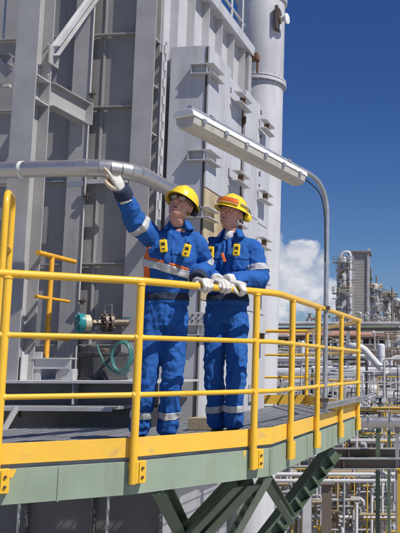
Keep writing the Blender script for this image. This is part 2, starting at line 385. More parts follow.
# panel frames in the grating
pf = MB()
for a in [lp[0].x + 1.0*k for k in range(1, 6)]:
    for (s, e) in scan(a, lp, 0): pf.box((a-.006, s+.04, -.03), (a+.006, e-.04, .0025))
pf.build('grating_frame', M['galv'], plat, FR)
strip(edge, -.222, -.022, -.012, .0).build('edge_beam', M['green'], plat, bevel=.002)
strip(edge, -.030, -.0015, -.028, -.022).build('grating_edge', M['grate'], plat)
strip(edge, -.034, -.0305, -.09, -.0125).build('beam_flange', M['green'], plat)
strip(edge, -.222, -.21, -.09, -.0125).build('beam_flange', M['green'], plat)
strip([PC, PD, PE], -.222, -.022, -.012, 0).build('edge_beam', M['green'], plat)
t = strip(edge[:3]+[PB, side(8.95)], .003, .121, -.006, .002)
t.build('toe_board', M['yellow_toe'], plat, bevel=.001)
strip([PC, PD, PE], .003, .14, -.006, .002).build('toe_board', M['yellow_toe'], plat)
# beam joints: thin cover plates and bolt heads on the green beam
for q in (P138.lerp(P5,.55), P254.lerp(PB,.93), side(6.75), side(7.75), side(8.75)):
    d = (P138-P5).normalized() if q.x < P138.x else sdv
    m = MB(); m.bar(q+Vector((0,0,-.13))-d*.004+Vector((d.y,-d.x,0))*.002, q+Vector((0,0,-.13))+d*.004+Vector((d.y,-d.x,0))*.002, .006, .196)
    m.build('weld_seam', M['green'], plat)
for (q, w_, h_) in ((P5.lerp(P138,.10), .035, .05), (P138.lerp(P254,.93), .02, .045), (P5.lerp(P138,.97), .02, .04)):
    dd = (P138-P5).normalized() if q.x < P138.x else (P254-P138).normalized(); nn_ = Vector((dd.y,-dd.x,0)); m = MB(); k = [(0,0),(w_,.004),(w_*.8,-h_*.4),(w_*.35,-h_),(.002,-h_*.8)]
    vs = [q+nn_*.002+dd*a_+Vector((0,0,-.028+b_)) for (a_,b_) in k]; m.add(vs, [tuple(range(5))]); m.add([v-nn_*.0015 for v in vs], [tuple(range(4,-1,-1))]); o_ = MB(); o_.v = m.v; o_.f = m.f+[(i,(i+1)%5,(i+1)%5+5,i+5) for i in range(5)]; o_.build('paint_overspray', M['yellow_toe'], plat)
# cross joists under the deck
for k in range(7):
    b = 6.0 + k*.9
    s = scan(b, lp, 1)
    if s:
        m = MB(); m.ibeam((s[-1][0]+.08, b, -.13), (s[-1][1]-.08, b, -.13), .09, .17, .009); m.build('joist', M['green'], plat, FR)
# braces below
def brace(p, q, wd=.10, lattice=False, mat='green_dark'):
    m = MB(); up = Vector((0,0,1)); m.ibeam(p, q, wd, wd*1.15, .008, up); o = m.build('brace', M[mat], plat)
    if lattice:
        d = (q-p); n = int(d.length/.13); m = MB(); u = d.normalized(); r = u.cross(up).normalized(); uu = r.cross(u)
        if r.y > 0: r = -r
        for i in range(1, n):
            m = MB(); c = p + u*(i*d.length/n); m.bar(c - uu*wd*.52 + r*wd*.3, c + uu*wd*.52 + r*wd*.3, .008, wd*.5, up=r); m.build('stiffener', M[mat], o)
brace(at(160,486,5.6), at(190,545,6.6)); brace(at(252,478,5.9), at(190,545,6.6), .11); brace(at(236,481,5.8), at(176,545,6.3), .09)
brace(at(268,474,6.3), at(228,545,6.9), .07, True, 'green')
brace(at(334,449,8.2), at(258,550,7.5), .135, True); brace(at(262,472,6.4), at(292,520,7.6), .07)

# ------------------------------------------------------------ guard rail
rail = thing('guard_rail', 'yellow tubular guard rail round the platform edge that the two workers lean on', 'railing', (PB.x, PB.y, 0))
def railpt(p, z, d=.028):
    return Vector((p.x, p.y, z))
def ol(z, d, pts): return [Vector((p.x,p.y,z)) for p in offs(pts, d)]
# posts stand outside the beam
posts = [(P5,0),(P138,0),(P254,0),(side(6.12),1),(side(6.98),1),(side(8.0),1),(side(8.95),1)]
def outn(i, p):
    if p.y > PB.y: return Vector((sdv.y,-sdv.x,0))
    if i == 0: d = (P138-P5).normalized()
    elif i == 1: d = ((P254-P138).normalized()+(P138-P5).normalized()).normalized()
    else: d = (P254-P138).normalized()
    return Vector((d.y,-d.x,0))
post_c = []
for i, (p, k) in enumerate(posts):
    n = outn(i, p); c = p + n*.028; post_c.append(c)
    lo = -.155 if not k else -.15
    m = MB(); m.tube([c+Vector((0,0,lo)), c+Vector((0,0,1.08))], .0242, 16); po = m.build('post', M['yellow'], rail, smooth=True)
    t = Vector((-n.y, n.x, 0))
    m = MB(); s = t*1.0
    m.bar(c + t*.005 + n*.0 + Vector((0,0,-.085)), c + t*.072 - n*.0 + Vector((0,0,-.085)), .05, .135)
    br = m.build('bracket', M['yellow'], po, bevel=.004)
    m = MB(); cc = c + t*.05
    if not k:
        for zz in (-.06, -.115): m = MB(); m.lathe(cc + Vector((0,0,zz)) + n*.025, [(.009,0),(.009,.008),(.005,.012)], 6, axis=n); m.build('bolt', M['bronze'], po)
        m = MB(); m.bar(c + t*.028 + n*.026 + Vector((0,0,-.085)), c + t*.032 + n*.026 + Vector((0,0,-.085)), .01, .12); m.build('bracket_fin', M['yellow'], po)
def rline(z, extra=0):
    pts = [Vector((c.x,c.y,z)) for c in post_c]
    l = pts[0] + (pts[0]-pts[1]).normalized()*1.7
    corner = Vector((PB.x, PB.y, z)) + (Vector((sdv.y,-sdv.x,0))+Vector((.72,-.69,0))).normalized()*.028
    return l, pts, corner
for z, r_, nm in ((1.09,.0242,'top_rail'), (.735,.0168,'mid_rail'), (.382,.0168,'low_rail')):
    l, pts, cr = rline(z)
    path = roundpath([l, pts[1], pts[2] + (pts[2]-pts[1]).normalized()*.02, cr, pts[3], pts[-1] + sdv*.15, Vector((PD.x, PD.y, z))], .09 if z > 1 else .07)
    m = MB(); m.tube(path, r_, 14); m.build(nm, M['yellow'], rail, smooth=True, auto=60)
for po, c in zip([o for o in rail.children if o.name.startswith('post')], post_c):
    i = post_c.index(c); t = (post_c[min(i+1,6)]-post_c[max(i-1,0)]).normalized()
    for z, r_ in ((.735,.0168),(.382,.0168)):
        m = MB(); q = Vector((c.x,c.y,z)); m.tube([q-t*.030, q-t*.024, q+t*.024, q+t*.030], [r_+.0005, r_+.005, r_+.005, r_+.0005], 12); m.build('weld', M['yellow_toe'], po, smooth=True)
    m = MB(); q = Vector((c.x,c.y,1.058)); m.lathe(q, [(.0245,0),(.029,.004),(.029,.009),(.0245,.012)], 14); m.build('weld', M['yellow_toe'], po, smooth=True)
# far side of the rail
fr = thing('back_rail', 'yellow guard rail along the far edge of the platform beside the white chimney', 'railing', (PD.x, PD.y, 0))
for z, r_, nm in ((1.10,.026,'top_rail'), (.74,.017,'mid_rail'), (.40,.017,'low_rail')):
    m = MB(); m.tube([Vector((PD.x+.02, PD.y+.03, z)), Vector((PE.x-.03, PE.y+.03, z))], r_, 10); m.build(nm, M['yellow'], fr, smooth=True)
for X in (PE.x, PD.x):
    m = MB(); m.tube([Vector((X, PD.y+.03, -.1)), Vector((X, PD.y+.03, 1.09))], .026, 10); m.build('post', M['yellow'], fr, smooth=True)

# hoop rail at the far left
hp = thing('stair_rail_hoop', 'tall yellow rounded rail hoop at the left edge in front of the grey column', 'railing', at(4, 430, 4.95) * 1.0)
hp.location.z = 0
a, b = at(3, 330, 4.85), at(9, 330, 5.35)
z1, z2 = at(7,191,4.85).z, at(12,199,5.35).z
pa = at(7,191,4.85); pb = at(13,199,5.3)
m = MB(); m.tube(roundpath([Vector((pa.x,pa.y,.0)), Vector((pa.x,pa.y,pa.z)), Vector((pb.x,pb.y,pb.z+.0)), Vector((pb.x,pb.y,0))], .12, 8), .021, 12); m.build('hoop', M['yellow'], hp, smooth=True, auto=60)
m = MB(); m.tube([Vector((pa.x,pa.y,pa.z-.34)), Vector((pb.x,pb.y,pb.z-.36))], .015, 10); m.build('rung', M['yellow'], hp, smooth=True)

# ------------------------------------------------------------ furnace
fo = FR @ Vector((BW-1.5, 8.1, GZ))
fur = thing('furnace', 'grey steel furnace casing with columns, plates and bolted doors filling the left of the picture', 'furnace', fo, -TH)
TOP = 6.0
B1 = 7.05             # front column, front flange
WL = 8.10             # casing plate plane
def hcol(a0, a1, bf, depth, z0, z1, t=.014, mat='steel', stiff=(), name='column', shift=0):
    """H column with flanges facing the viewer; the web in the middle"""
    m = MB(); c = (a0+a1)/2
    m.box((a0, bf, z0), (a1, bf+t, z1)); m.box((a0, bf+depth-t, z0), (a1, bf+depth, z1)); m.box((c-t/2, bf+t, z0), (c+t/2, bf+depth-t, z1))
    o = m.build(name, M[mat], fur, FR, bevel=.003)
    for z in stiff:
        s = MB(); s.box((c+t/2, bf+t, z-.006), (a1-.002, bf+depth-t, z+.006)); s.build('stiffener', M['steel_light'], o, FR)
    return o
c1a0, c1a1 = fa(12, B1, 100), fa(34.5, B1, 100)
zt = fl(40, 73, B1).z; zb = fl(40, 97, B1).z
COL1 = hcol(c1a0, c1a1, B1, .27, .42, TOP, stiff=(zt, zb))
# bolts on the front column's rear flange
for py in (45, 60, 75):
    p = fl(48.5, py, B1+.25); m = MB(); m.lathe(p, [(.012,0),(.012,.012),(.008,.016)], 6, axis=(0,-1,0)); m.build('bolt', M['steel'], COL1, FR)
c2a0, c2a1 = fa(73, WL-.05, 100), fa(92, WL-.05, 100)
m = MB(); m.box((c2a0, WL-.09, GZ), (c2a1, WL-.075, TOP)); m.box(((c2a0+c2a1)/2-.007, WL-.075, GZ), ((c2a0+c2a1)/2+.007, WL, TOP)); m.build('column', M['steel'], fur, FR, bevel=.003)
m = MB(); m.box((c2a1-.005, WL-.105, GZ), (c2a1, WL-.0905, TOP)); m.build('column_lip', M['steel_light'], fur, FR)
c3a0, c3a1 = fa(133, WL-.1, 100), fa(153.5, WL-.1, 100)
z3 = [fl(158, y, WL).z for y in (42, 88, 135, 182, 230, 280)]
hcol(c3a0, c3a1, WL-.12, .27, GZ, TOP, stiff=z3)
# receding beam between front column and wall column
bc = c1a1-.02
ib = MB(); h = zt-zb; ib.ibeam((c1a1-.01, B1+.27, (zt+zb)/2), (c2a1-.02, WL-.13, (zt+zb)/2), .13, h, .012); ib.build('tie_beam', M['steel'], fur, FR, bevel=.002)
m = MB(); m.box((c2a1-.02, WL-.15, zb-.005), (c2a1+.07, WL-.14, zt+.005)); m.build('gusset', M['steel'], fur, FR)
m = MB(); p0 = fl(53, 51, B1+.22); p1 = Vector((c2a1-.02, WL-.05, p0.z+1.05))
m.bar(p0, p1, .012, .11, up=(0,0,1)); m.bar(p0+Vector((.035,0,.05)), p1+Vector((.035,0,.05)), .07, .012); m.bar(p0+Vector((.035,0,-.05)), p1+Vector((.035,0,-.05)), .07, .012); m.build('diagonal_brace', M['steel_light'], fur, FR)
m = MB(); m.cbox(p0+Vector((.0,.02,-.05)), (.012,.18,.2)); m.build('gusset', M['steel'], fur, FR)
# casing plates
zl = [fl(115, y, WL).z for y in (36, 108, 181, 264, 345)]
zr = [TOP]+zl+[-.6, -2.2, -4, GZ]
spans = [(c3a0-5.6, c1a0-.9), (c1a0-.9, c2a0-.5), (c2a0-.5, c2a0+.1), (c2a1-.1, c3a0+.06)]
for (s, e) in [(-7.6, -6.2), (-6.2, c2a0+.08), (c2a1-.08, c3a0+.08)]:
    for i in range(len(zr)-1):
        m = MB(); off = random.uniform(-.004, .004)
        m.box((s, WL+off, zr[i+1]+.004), (e, WL+.01+off, zr[i]-.004)); 
        m.build('casing_plate', M['plate'], fur, FR)
for (s, e) in [(-6.2, c2a0-.002), (c2a1+.002, c3a0-.002)]:
    for z in zl+[-.6,-2.2]:
        m = MB(); m.box((s, WL-.07, z-.006), (e, WL-.008, z+.006)); m.build('ledge', M['steel'], fur, FR)
# vertical press line in the middle bay
xa = fa(104, WL, 60)
m = MB(); m.add([(xa-.02,WL-.006,-3),(xa,WL-.016,-3),(xa+.03,WL-.006,-3),(xa-.02,WL-.006,TOP),(xa,WL-.016,TOP),(xa+.03,WL-.006,TOP)], [(0,1,4,3),(1,2,5,4)]); m.build('rib', M['plate'], fur, FR)

# latches on the wall column
def latch(x, y):
    p = fl(x, y, WL-.14); m = MB(); m.tube([p+Vector((-.03,0,0)), p+Vector((.06,0,0))], .01, 8); m.cbox(p+Vector((.0,.02,-.01)), (.03,.05,.05)); m.tube([p+Vector((.03,-.0,-.04)), p+Vector((.03,0,.04))], .008, 6)
    m.build('latch', M['bronze'], fur, FR)
for q in ((91,94),(85,196),(81,301)): latch(*q)
# far left: bits of a neighbouring frame
m = MB(); p = fl(-20,62,7.6); m.ibeam((p.x,7.6,p.z), (fa(12,7.6,60),7.6,p.z), .1, .12, .01); m.build('side_beam', M['steel'], fur, FR)
m = MB(); p = fl(-20,87,7.7); m.bar((p.x,7.7,p.z), (fa(12,7.7,60),7.7,p.z), .05, .03); m.build('side_beam', M['steel_light'], fur, FR)
m = MB(); p = fl(6,40,7.6); m.tube([(p.x,7.55,p.z),(p.x,7.55,TOP)], .012, 8); m.build('conduit', M['galv'], fur, FR, smooth=True)
m = MB(); m.bar(fl(-6,58,7.5), fl(9,74,7.5), .012, .1); m.build('gusset', M['steel'], fur, FR)
# ledge behind the pipe
m = MB(); p0 = fl(42,184,WL-.12); m.box((c1a1+.1, WL-.16, p0.z-.02), (c3a0-.003, WL-.135, p0.z+.03)); m.build('cable_ledge', M['steel_light'], fur, FR)
p = fl(75,184,WL-.18); m = MB(); m.cbox(p,(.17,.02,.05)); m.build('clamp', M['galv'], fur, FR)

# upper side wall with ribs, receding on the right
zw = fb(238, 43, BW+.05).z
bend = fb(240, 60, BW).y
m = MB(); m.box((BW-.02, WL+.05, GZ), (BW, bend, zw)); m.build('side_wall', M['door'], fur, FR)
nb = 6
for i in range(nb):
    b = 8.32 + (bend-8.4)*i/(nb-1); m = MB(); m.box((BW, b, 3.9), (BW+.10, b+.014, zw-.015)); m.build('rib', M['steel_light'], fur, FR)
m = MB(); m.box((BW+.001, 8.1, zw-.012), (BW+.15, bend+.25, zw)); m.box((BW+.135, 8.1, zw+.001), (BW+.15, bend+.25, zw+.13)); m.box((BW+.001, 8.1, zw+.131), (BW+.15, bend+.25, zw+.143)); m.build('ring_beam', M['door'], fur, FR, bevel=.002)
m = MB(); m.box((-7.6, WL+.02, GZ), (BW-.021, bend-.02, zw)); m.build('casing_body', M['plate'], fur, FR)
for k in range(6):
    b = 8.6+k*.5; m = MB(); m.tube([(BW-.06, b, zw+.001), (BW-.06, b, zw+1.1)], .02, 8); m.build('roof_rail_post', M['steel_light'], fur, FR, smooth=True)
for z in (.55, 1.1): m = MB(); m.tube([(BW-.06, 8.3, zw+z), (BW-.06, 11.2, zw+z)], .02, 8); m.build('roof_rail', M['steel_light'], fur, FR, smooth=True)
m = MB(); m.cbox((BW+.13, bend+.28, zw+.0), (.14,.14,.1)); m.cbox((BW+.17, bend+.33, zw-.13), (.03,.05,.2)); m.build('hook_bracket', M['rust'], fur, FR, bevel=.008)
m = MB(); m.box((BW-.03, bend+.06, GZ), (BW+.12, bend+.2, zw-.02)); m.build('rear_column', M['steel'], fur, FR)
# hinge strip between column and boxes
p = fa(164.5, 8.12, 100)
m = MB(); m.box((p-.012, 8.10, -1), (p+.012, 8.125, fl(165,42,8.1).z)); hs = m.build('hinge_strip', M['steel_light'], fur, FR)
for k in range(17):
    z = fl(165,50,8.1).z - k*.2; m = MB(); m.tube([(p,8.085,z-.05),(p,8.085,z+.05)], .016, 8); m.build('knuckle', M['steel_light'], hs, FR, smooth=True)
# door boxes
ztop = fl(208, 45, 8.2).z; b_end = fb(275, 100, BX).y
bseams = [8.2, fb(230.5,100,BX).y, fb(246,100,BX).y, fb(261.5,100,BX).y, b_end]
m = MB(); m.box((p+.02, 8.2, -.3), (BX-.13, b_end-.0, ztop-.14)); bx = m.build('door_box', M['door'], fur, FR, bevel=.004)
m = MB(); m.box((p+.0201, 8.199, -.301), (BX-.03, 8.42, ztop-.001)); m.build('box_front', M['door'], fur, FR, bevel=.003)
zlev = [fl(208,y,8.2).z for y in (70, 156, 213, 268, 330)]
for i in range(4):
    s, e = bseams[i]+(.0 if i == 0 else .022), bseams[i+1]-.022; so2 = (0,-.045,-.005,-.06)[i]; zt2 = ztop-(0,.05,.02,.11)[i]
    zs = [zt2, fl(208,187,8.2).z, fl(208,300,8.2).z, -.3]
    for j in range(3):
        m = MB(); out_ = random.uniform(0,.006)
        m.box((BX-.029 if i == 0 else BX-.30, s, zs[j+1]+.006), (BX+so2+out_, e, zs[j]-.006))
        m.build('door_panel', M['cream'] if (i == 0 and j == 1) else M['door'], fur, FR, bevel=.003, label='rust stained cream door panel' if (i == 0 and j == 1) else None)
for i in range(1,4):
    m = MB(); m.box((BX-.125, bseams[i]-.0215, -.3), (BX-.035, bseams[i]+.0215, ztop-.15)); m.build('seam', M['seam_fill'], fur, FR)
    for k in range(9):
        z = random.uniform(1.2, ztop-.1); m = MB(); m.cbox((BX-.01, bseams[i]+random.uniform(-.008,.008), z), (.03,.035,random.uniform(.03,.09))); m.build('seam_bolt', M['rust'] if random.random()<.6 else M['bronze'], fur, FR, bevel=.004)
m = MB(); m.box((BX-.036, 8.190, -.3), (BX-.016, 8.1985, ztop-.02)); m.build('seam', M['seam_fill'], fur, FR)
# clamps: pairs of angle plates wrapped round the corner and across the seams
def clamp_corner(z):
    for dz in (.055, -.055):
        m = MB(); m.box((BX-.20, 8.13, z+dz-.006), (BX+.08, 8.197, z+dz+.006)); m.box((BX+.009, 8.2, z+dz-.006), (BX+.08, 8.5, z+dz+.006)); 
        m.build('clamp_plate', M['steel_light'], fur, FR, bevel=.002)
    for q in (BX-.012, BX-.195): m = MB(); m.box((q, 8.14, z-.0485), (q+.009, 8.19, z+.0485)); m.build('clamp_web', M['steel_light'], fur, FR)
def clamp_seam(b, z):
    for dz in (.06, -.06):
        m = MB(); m.add([(BX+.008,b-.26,z+dz-.005),(BX+.10,b-.22,z+dz-.005),(BX+.10,b+.22,z+dz-.005),(BX+.008,b+.26,z+dz-.005),(BX+.008,b-.26,z+dz+.005),(BX+.10,b-.22,z+dz+.005),(BX+.10,b+.22,z+dz+.005),(BX+.008,b+.26,z+dz+.005)], [(0,3,2,1),(4,5,6,7),(0,1,5,4),(1,2,6,5),(2,3,7,6),(3,0,4,7)])
        m.build('clamp_plate', M['steel_light'], fur, FR)
    for q in (b-.02, b+.008): m = MB(); m.box((BX+.008, q, z-.054), (BX+.07, q+.012, z+.054)); m.build('clamp_web', M['rust'], fur, FR)
for z in zlev:
    clamp_corner(z); clamp_seam(bseams[1]+.35, z); clamp_seam(bseams[3]+.15, z)

# skid under the furnace
sk = thing('furnace_skid', 'low grey steel base frame of the furnace behind the platform deck', 'base frame', W(-3, SK_B+.2, 0), -TH)
sa0, sa1 = -7.6, BX+.02
def skp(name, lo, hi, mat, bev=.003):
    m = MB(); m.box(lo, hi); return m.build(name, M[mat], sk, FR, bevel=bev)
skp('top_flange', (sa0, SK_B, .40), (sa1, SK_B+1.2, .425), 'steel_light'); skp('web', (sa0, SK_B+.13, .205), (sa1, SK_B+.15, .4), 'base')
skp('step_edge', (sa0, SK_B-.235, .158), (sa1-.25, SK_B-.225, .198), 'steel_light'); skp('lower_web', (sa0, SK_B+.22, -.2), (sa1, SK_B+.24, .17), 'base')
m = MB(); a = -5.9
while a < sa1-.26: m.box((a, SK_B-.224, .168), (a+.007, SK_B+.215, .196)); a += .030
for b in (SK_B-.11, SK_B, SK_B+.1): m.box((-5.9, b, .185), (sa1-.26, b+.006, .1945))
m.build('step_grating', M['grate'], sk, FR, kind='stuff')
# plated wall under the deck, where the light falls through the grating
a = -6.2
while a < sa1-.2:
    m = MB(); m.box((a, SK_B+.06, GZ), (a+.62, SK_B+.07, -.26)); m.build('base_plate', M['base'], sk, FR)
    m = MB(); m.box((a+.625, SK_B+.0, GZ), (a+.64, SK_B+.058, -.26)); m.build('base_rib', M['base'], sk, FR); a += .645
m = MB(); m.box((sa0, SK_B-.02, -.255), (sa1, SK_B+.21, -.235)); m.build('base_ledge', M['steel'], sk, FR)
for x in (19, 108): p = fl(x, 510, SK_B-.05); m = MB(); m.tube([(p.x,SK_B-.05,GZ),(p.x,SK_B-.05,-.26)], .014, 8); m.build('conduit', M['galv'], sk, FR, smooth=True)
for k in range(5): skp('web_stiffener', (-5.6+k*.85, SK_B+.02, .205), (-5.588+k*.85, SK_B+.13, .395), 'steel')
m = MB(); m.bar(fl(17,407,SK_B-.235), fl(2,433,SK_B-.35), .02, .05); m.build('knee_brace', M['steel'], sk, FR)
m = MB(); p = fl(15,413,SK_B-.1); m.cbox(p, (.1,.05,.09)); m.build('knee_foot', M['bronze'], sk, FR, bevel=.004)
# things standing on the skid
st = thing('shelf_stand', 'pale grey bracket stand carrying the orange-yellow rail post behind the front column', 'stand', W(fa(58,7.45,370),7.45,.425), -TH)
zs_ = fl(58, 358, 7.45).z
m = MB(); m.box((fa(32,7.3,360), 7.3, zs_-.015), (fa(70,7.3,360), 7.6, zs_)); m.build('shelf', M['steel_light'], st, FR, bevel=.002)
m = MB(); m.box((fa(33,7.32,370), 7.32, zs_-.11), (fa(70,7.32,370), 7.335, zs_-.016)); m.build('apron', M['steel_light'], st, FR)
m = MB(); m.box((fa(60,7.3,370), 7.34, .426), (fa(71,7.3,370), 7.55, zs_-.11)); m.build('foot', M['steel_light'], st, FR, bevel=.003)
m = MB(); m.box((fa(20,7.2,370), 7.33, .426), (fa(33,7.2,370), 7.35, zs_+.06)); m.box((fa(20,7.2,370), 7.2, .426), (fa(20,7.2,370)+.012, 7.33, zs_+.06)); m.build('side_plate', M['steel_light'], st, FR)
for x in (42, 52):
    p_ = fl(x,357,7.35); m = MB(); m.lathe((p_.x,7.4,zs_), [(.012,0),(.012,.012),(.006,.014),(.006,.035)], 6); m.build('bolt', M['bronze'], st, FR)
m = MB(); m.tube([(fa(33,8.08,300),WL-.2,.43),(fa(33,8.08,300),WL-.2,.6)],.05,12)
dr = thing('drum', 'dark squat drum in the shade on the furnace base', 'drum', W(fa(102,7.6,370),7.6,.425), -TH)
m = MB(); m.lathe((fa(102,7.6,370),7.62,.426), [(.245,0),(.245,.02),(.235,.03),(.235,.24),(.245,.25),(.245,.27),(.2,.275)], 32); m.build('shell', M['dark'], dr, FR, smooth=True)
m = MB(); m.lathe((fa(102,7.6,370),7.62,.702), [(.06,0),(.06,.03),(.05,.04)], 16); m.build('cap', M['bronze'], dr, FR, smooth=True)
# orange-yellow rail behind the front column
orr = thing('short_rail', 'short orange-yellow three bar handrail on the shelf behind the front column', 'railing', W(fa(50,7.45,357),7.45,zs_), -TH)
ap = fa(49.5, 7.45, 300)
ztp = fl(55,255,7.45).z
m = MB(); m.tube([(ap,7.45,zs_+.001),(ap,7.45,ztp)], .026, 12); m.build('post', M['orange_rail'], orr, FR, smooth=True)
for (y, r_) in ((256,.026),(298.5,.017),(338.5,.015)):
    z = fl(55,y,7.45).z if y < 260 else fl(54,y,7.45).z; m = MB(); e = fb(75 if y<260 else 69, y, ap).y
    m.tube([(ap,7.2,z),(ap,e,z)], r_, 12); m.build('bar', M['orange_rail'], orr, FR, smooth=True)

# clad pipe
pp = thing('clad_pipe', 'shiny metal clad pipe running level behind the raised glove with a segmented elbow', 'pipe', W(-4.2, 6.75, 2.0), -TH)
zp = fl(60,168.5,6.75).z
q0 = Vector((-7.5,6.75,zp)); q1 = Vector((fa(126,6.75,168),6.75,zp)); q2 = fl(187,194,8.15); q2.z = zp; q3 = q1.lerp(q2, .4)
path = roundpath([q0, q1, Vector((q2.x, q2.y, zp))], .48, 8)
rr = .079
m = MB(); m.tube(path[:2], rr, 24); m.build('straight_run', M['alu'], pp, FR, smooth=True)
for i in range(1, len(path)-2):
    a, b = path[i], path[i+1]; d = (b-a).normalized(); m = MB(); m.tube([a-d*.006, b+d*.006], rr+.003+.002*(i%2), 24); m.build('elbow_segment', M['alu'], pp, FR, smooth=True)
m = MB(); m.tube(path[-2:], rr, 24); m.build('straight_run', M['alu'], pp, FR, smooth=True)
for x in (22.5,):
    a = fa(x,6.75,168); m = MB(); m.tube([(a-.015,6.75,zp),(a+.015,6.75,zp)], rr+.004, 24); m.build('band', M['white'], pp, FR, smooth=True)
a = fa(-25,6.75,168); 
# transmitter
tr = thing('transmitter', 'round teal headed transmitter on a bolted flange under the wall ledge', 'instrument', W(fa(88,7.75,322),7.75,fl(88,322,7.75).z-.1), -TH)
tp = fl(77.5,323,7.55); ax = Vector((.72,.69,.04)).normalized()
m = MB(); m.lathe(tp, [(.06,0),(.095,.004),(.1,.02),(.1,.055),(.085,.065)], 24, axis=ax)
for k in range(6):
    an = k*math.pi/3; 
    u = Vector((0,0,1)).cross(ax).normalized(); v = ax.cross(u); c = tp + (u*math.cos(an)+v*math.sin(an))*.07; m.bar(c-(u*math.cos(an)+v*math.sin(an))*.03, c+(u*math.cos(an)+v*math.sin(an))*.03, .02, .02)
m.build('head', M['teal'], tr, FR, smooth=True)
m = MB(); m.lathe(tp+ax*.066, [(.085,0),(.085,.05),(.05,.07)], 24, axis=ax); m.build('housing', M['beige'], tr, FR, smooth=True)
m = MB(); m.tube([tp+ax*.12, tp+ax*.26], .022, 10); m.lathe(tp+ax*.15, [(.035,0),(.035,.03)], 6, axis=ax); m.lathe(tp+ax*.2, [(.035,0),(.035,.03)], 6, axis=ax); m.build('stem', M['bronze'], tr, FR)
m = MB(); fp = tp+ax*.26; m.lathe(fp, [(.1,0),(.1,.03),(.06,.035),(.06,.05),(.1,.055),(.1,.085),(.04,.09),(.04,.25)], 24, axis=ax); m.build('flange', M['bronze'], tr, FR, smooth=True)
for k in range(8):
    an = k*math.pi/4; u = Vector((0,0,1)).cross(ax).normalized(); v = ax.cross(u); c = fp + (u*math.cos(an)+v*math.sin(an))*.08
    m = MB(); m.tube([c-ax*.02, c+ax*.10], .008, 6); m.build('stud', M['bronze'], tr, FR)
# hose on a hook and small valve
hz = thing('hose', 'teal rubber hose hanging in a coil beside the first worker', 'hose', W(fa(122,7.3,380),7.3,fl(122,382,7.3).z), -TH)
hc = fl(122,357,7.3); pts = []
for i in range(90):
    a = i/90*2*math.pi*4.3 + 1.57; r_ = .120+.012*math.sin(i*.31)+.01*(i/90); pts.append(hc + Vector((math.cos(a)*r_*.78, .05*(i/90)-.02+.01*math.sin(i*.4), math.sin(a)*r_*1.12)))
tail = [fl(97,345,7.35), fl(99,352,7.35), fl(104,362,7.33), fl(111,370,7.3), fl(118,374,7.29), fl(125,374,7.28), fl(130,369,7.28)]
m = MB(); m.tube(pts, .0105, 8); m.build('coil', M['hose'], hz, FR, smooth=True, auto=80)
m = MB(); m.tube(tail, .0105, 8); m.build('tail', M['hose'], hz, FR, smooth=True, auto=80)
p_ = fl(119,340,7.34); m = MB(); m.tube([p_+Vector((0,-.06,0)), p_+Vector((0,.75,0))], .012, 8); m.build('hook', M['bronze'], hz, FR)
vl = thing('tap', 'small bronze tap with teal lever on the casing above the hose', 'valve', W(fa(126,7.9,322),7.9,fl(126,325,7.9).z), -TH)
p_ = fl(125,322,7.9); m = MB(); m.tube([p_, p_+Vector((0,.22,0))], .016, 8); m.lathe(p_+Vector((0,0,-.03)), [(.02,0),(.026,.02),(.02,.06)], 10); m.build('body', M['bronze'], vl, FR)
m = MB(); m.bar(p_+Vector((-.03,0,.04)), p_+Vector((.06,0,.045)), .02, .012); m.build('lever', M['teal'], vl, FR)
wf = MB(); c0 = fl(105,305,8.03); c1 = fl(126,312,8.03)
for (x0,y0,x1,y1) in ((105,305,125,303),(105,314,125,313),(105,305,105,314),(125,303,125,330),(112,304,112,314)):
    wf.tube([fl(x0,y0,8.03), fl(x1,y1,8.03)], .005, 6)
wf.build('wire_frame', M['galv'], fur, FR)

# channel with bolt holes seen between the workers and tan block
ch = MB(); p0 = fl(184,318,7.9); p1 = fl(215,318,7.9)
ch.box((p0.x,7.9,p0.z-.06),(p1.x,7.93,p0.z+.06)); o_ = ch.build('bolted_channel', M['steel_light'], fur, FR, bevel=.003)
for k in range(5):
    for dz in (-.03,.03):
        m = MB(); m.lathe((p0.x+.03+k*.065, 7.9, p0.z+dz), [(.012,0),(.012,.012)], 6, axis=(0,-1,0)); m.build('bolt', M['bronze'], o_, FR)
bk = MB(); q0 = fl(190,426,6.75); bk.box((q0.x,6.7,.002),(fa(216,6.75,420),6.85,.11)); tag(bk.build('kerb_block', M['tan'], None, FR, bevel=.006), 'low tan block on the deck behind the workers\' boots', 'block')

# ------------------------------------------------------------ chimney
chm = thing('chimney', 'tall pale cylindrical steel chimney with a bolted flange ring behind the furnace doors', 'chimney', Vector((-2.44,13.0,GZ)))
cx, cy = -2.44, 13.0
zf = at(262,84,13).z
m = MB(); m.lathe((cx,cy,0), [(.405,GZ),(.405,zf-.06)], 48); m.build('lower_shell', M['stack'], chm, smooth=True)
m = MB(); m.lathe((cx,cy,0), [(.405,zf-.055),(.46,zf-.05),(.46,zf),(.405,zf+.003)], 48); m.lathe((cx,cy,0), [(.405,zf+.02),(.455,zf+.022),(.455,zf+.05),(.405,zf+.055)], 48); m.build('flange_ring', M['stack'], chm, smooth=True)
m = MB(); m.lathe((cx,cy,0), [(.405,zf+.06),(.41,zf+.07),(.41,zf+1.45),(.41,at(262,2,13).z),], 48); m.build('upper_shell', M['stack'], chm, smooth=True)
zc = at(262,3,13).z
m = MB(); m.lathe((cx,cy,0), [(.45,zc),(.45,zc+.05),(.43,zc+.06),(.43,zc+3)], 48); m.build('top_shell', M['stack'], chm, smooth=True)
for z in (zf+.55, zf-1.3, zf-3.2, .9, -1.2):
    m = MB(); m.lathe((cx,cy,0), [(.4055 if z<zf else .4105,z),(.4075 if z<zf else .4125,z+.004),(.4055 if z<zf else .4105,z+.008)], 48); m.build('weld_seam', M['stack'], chm, smooth=True)
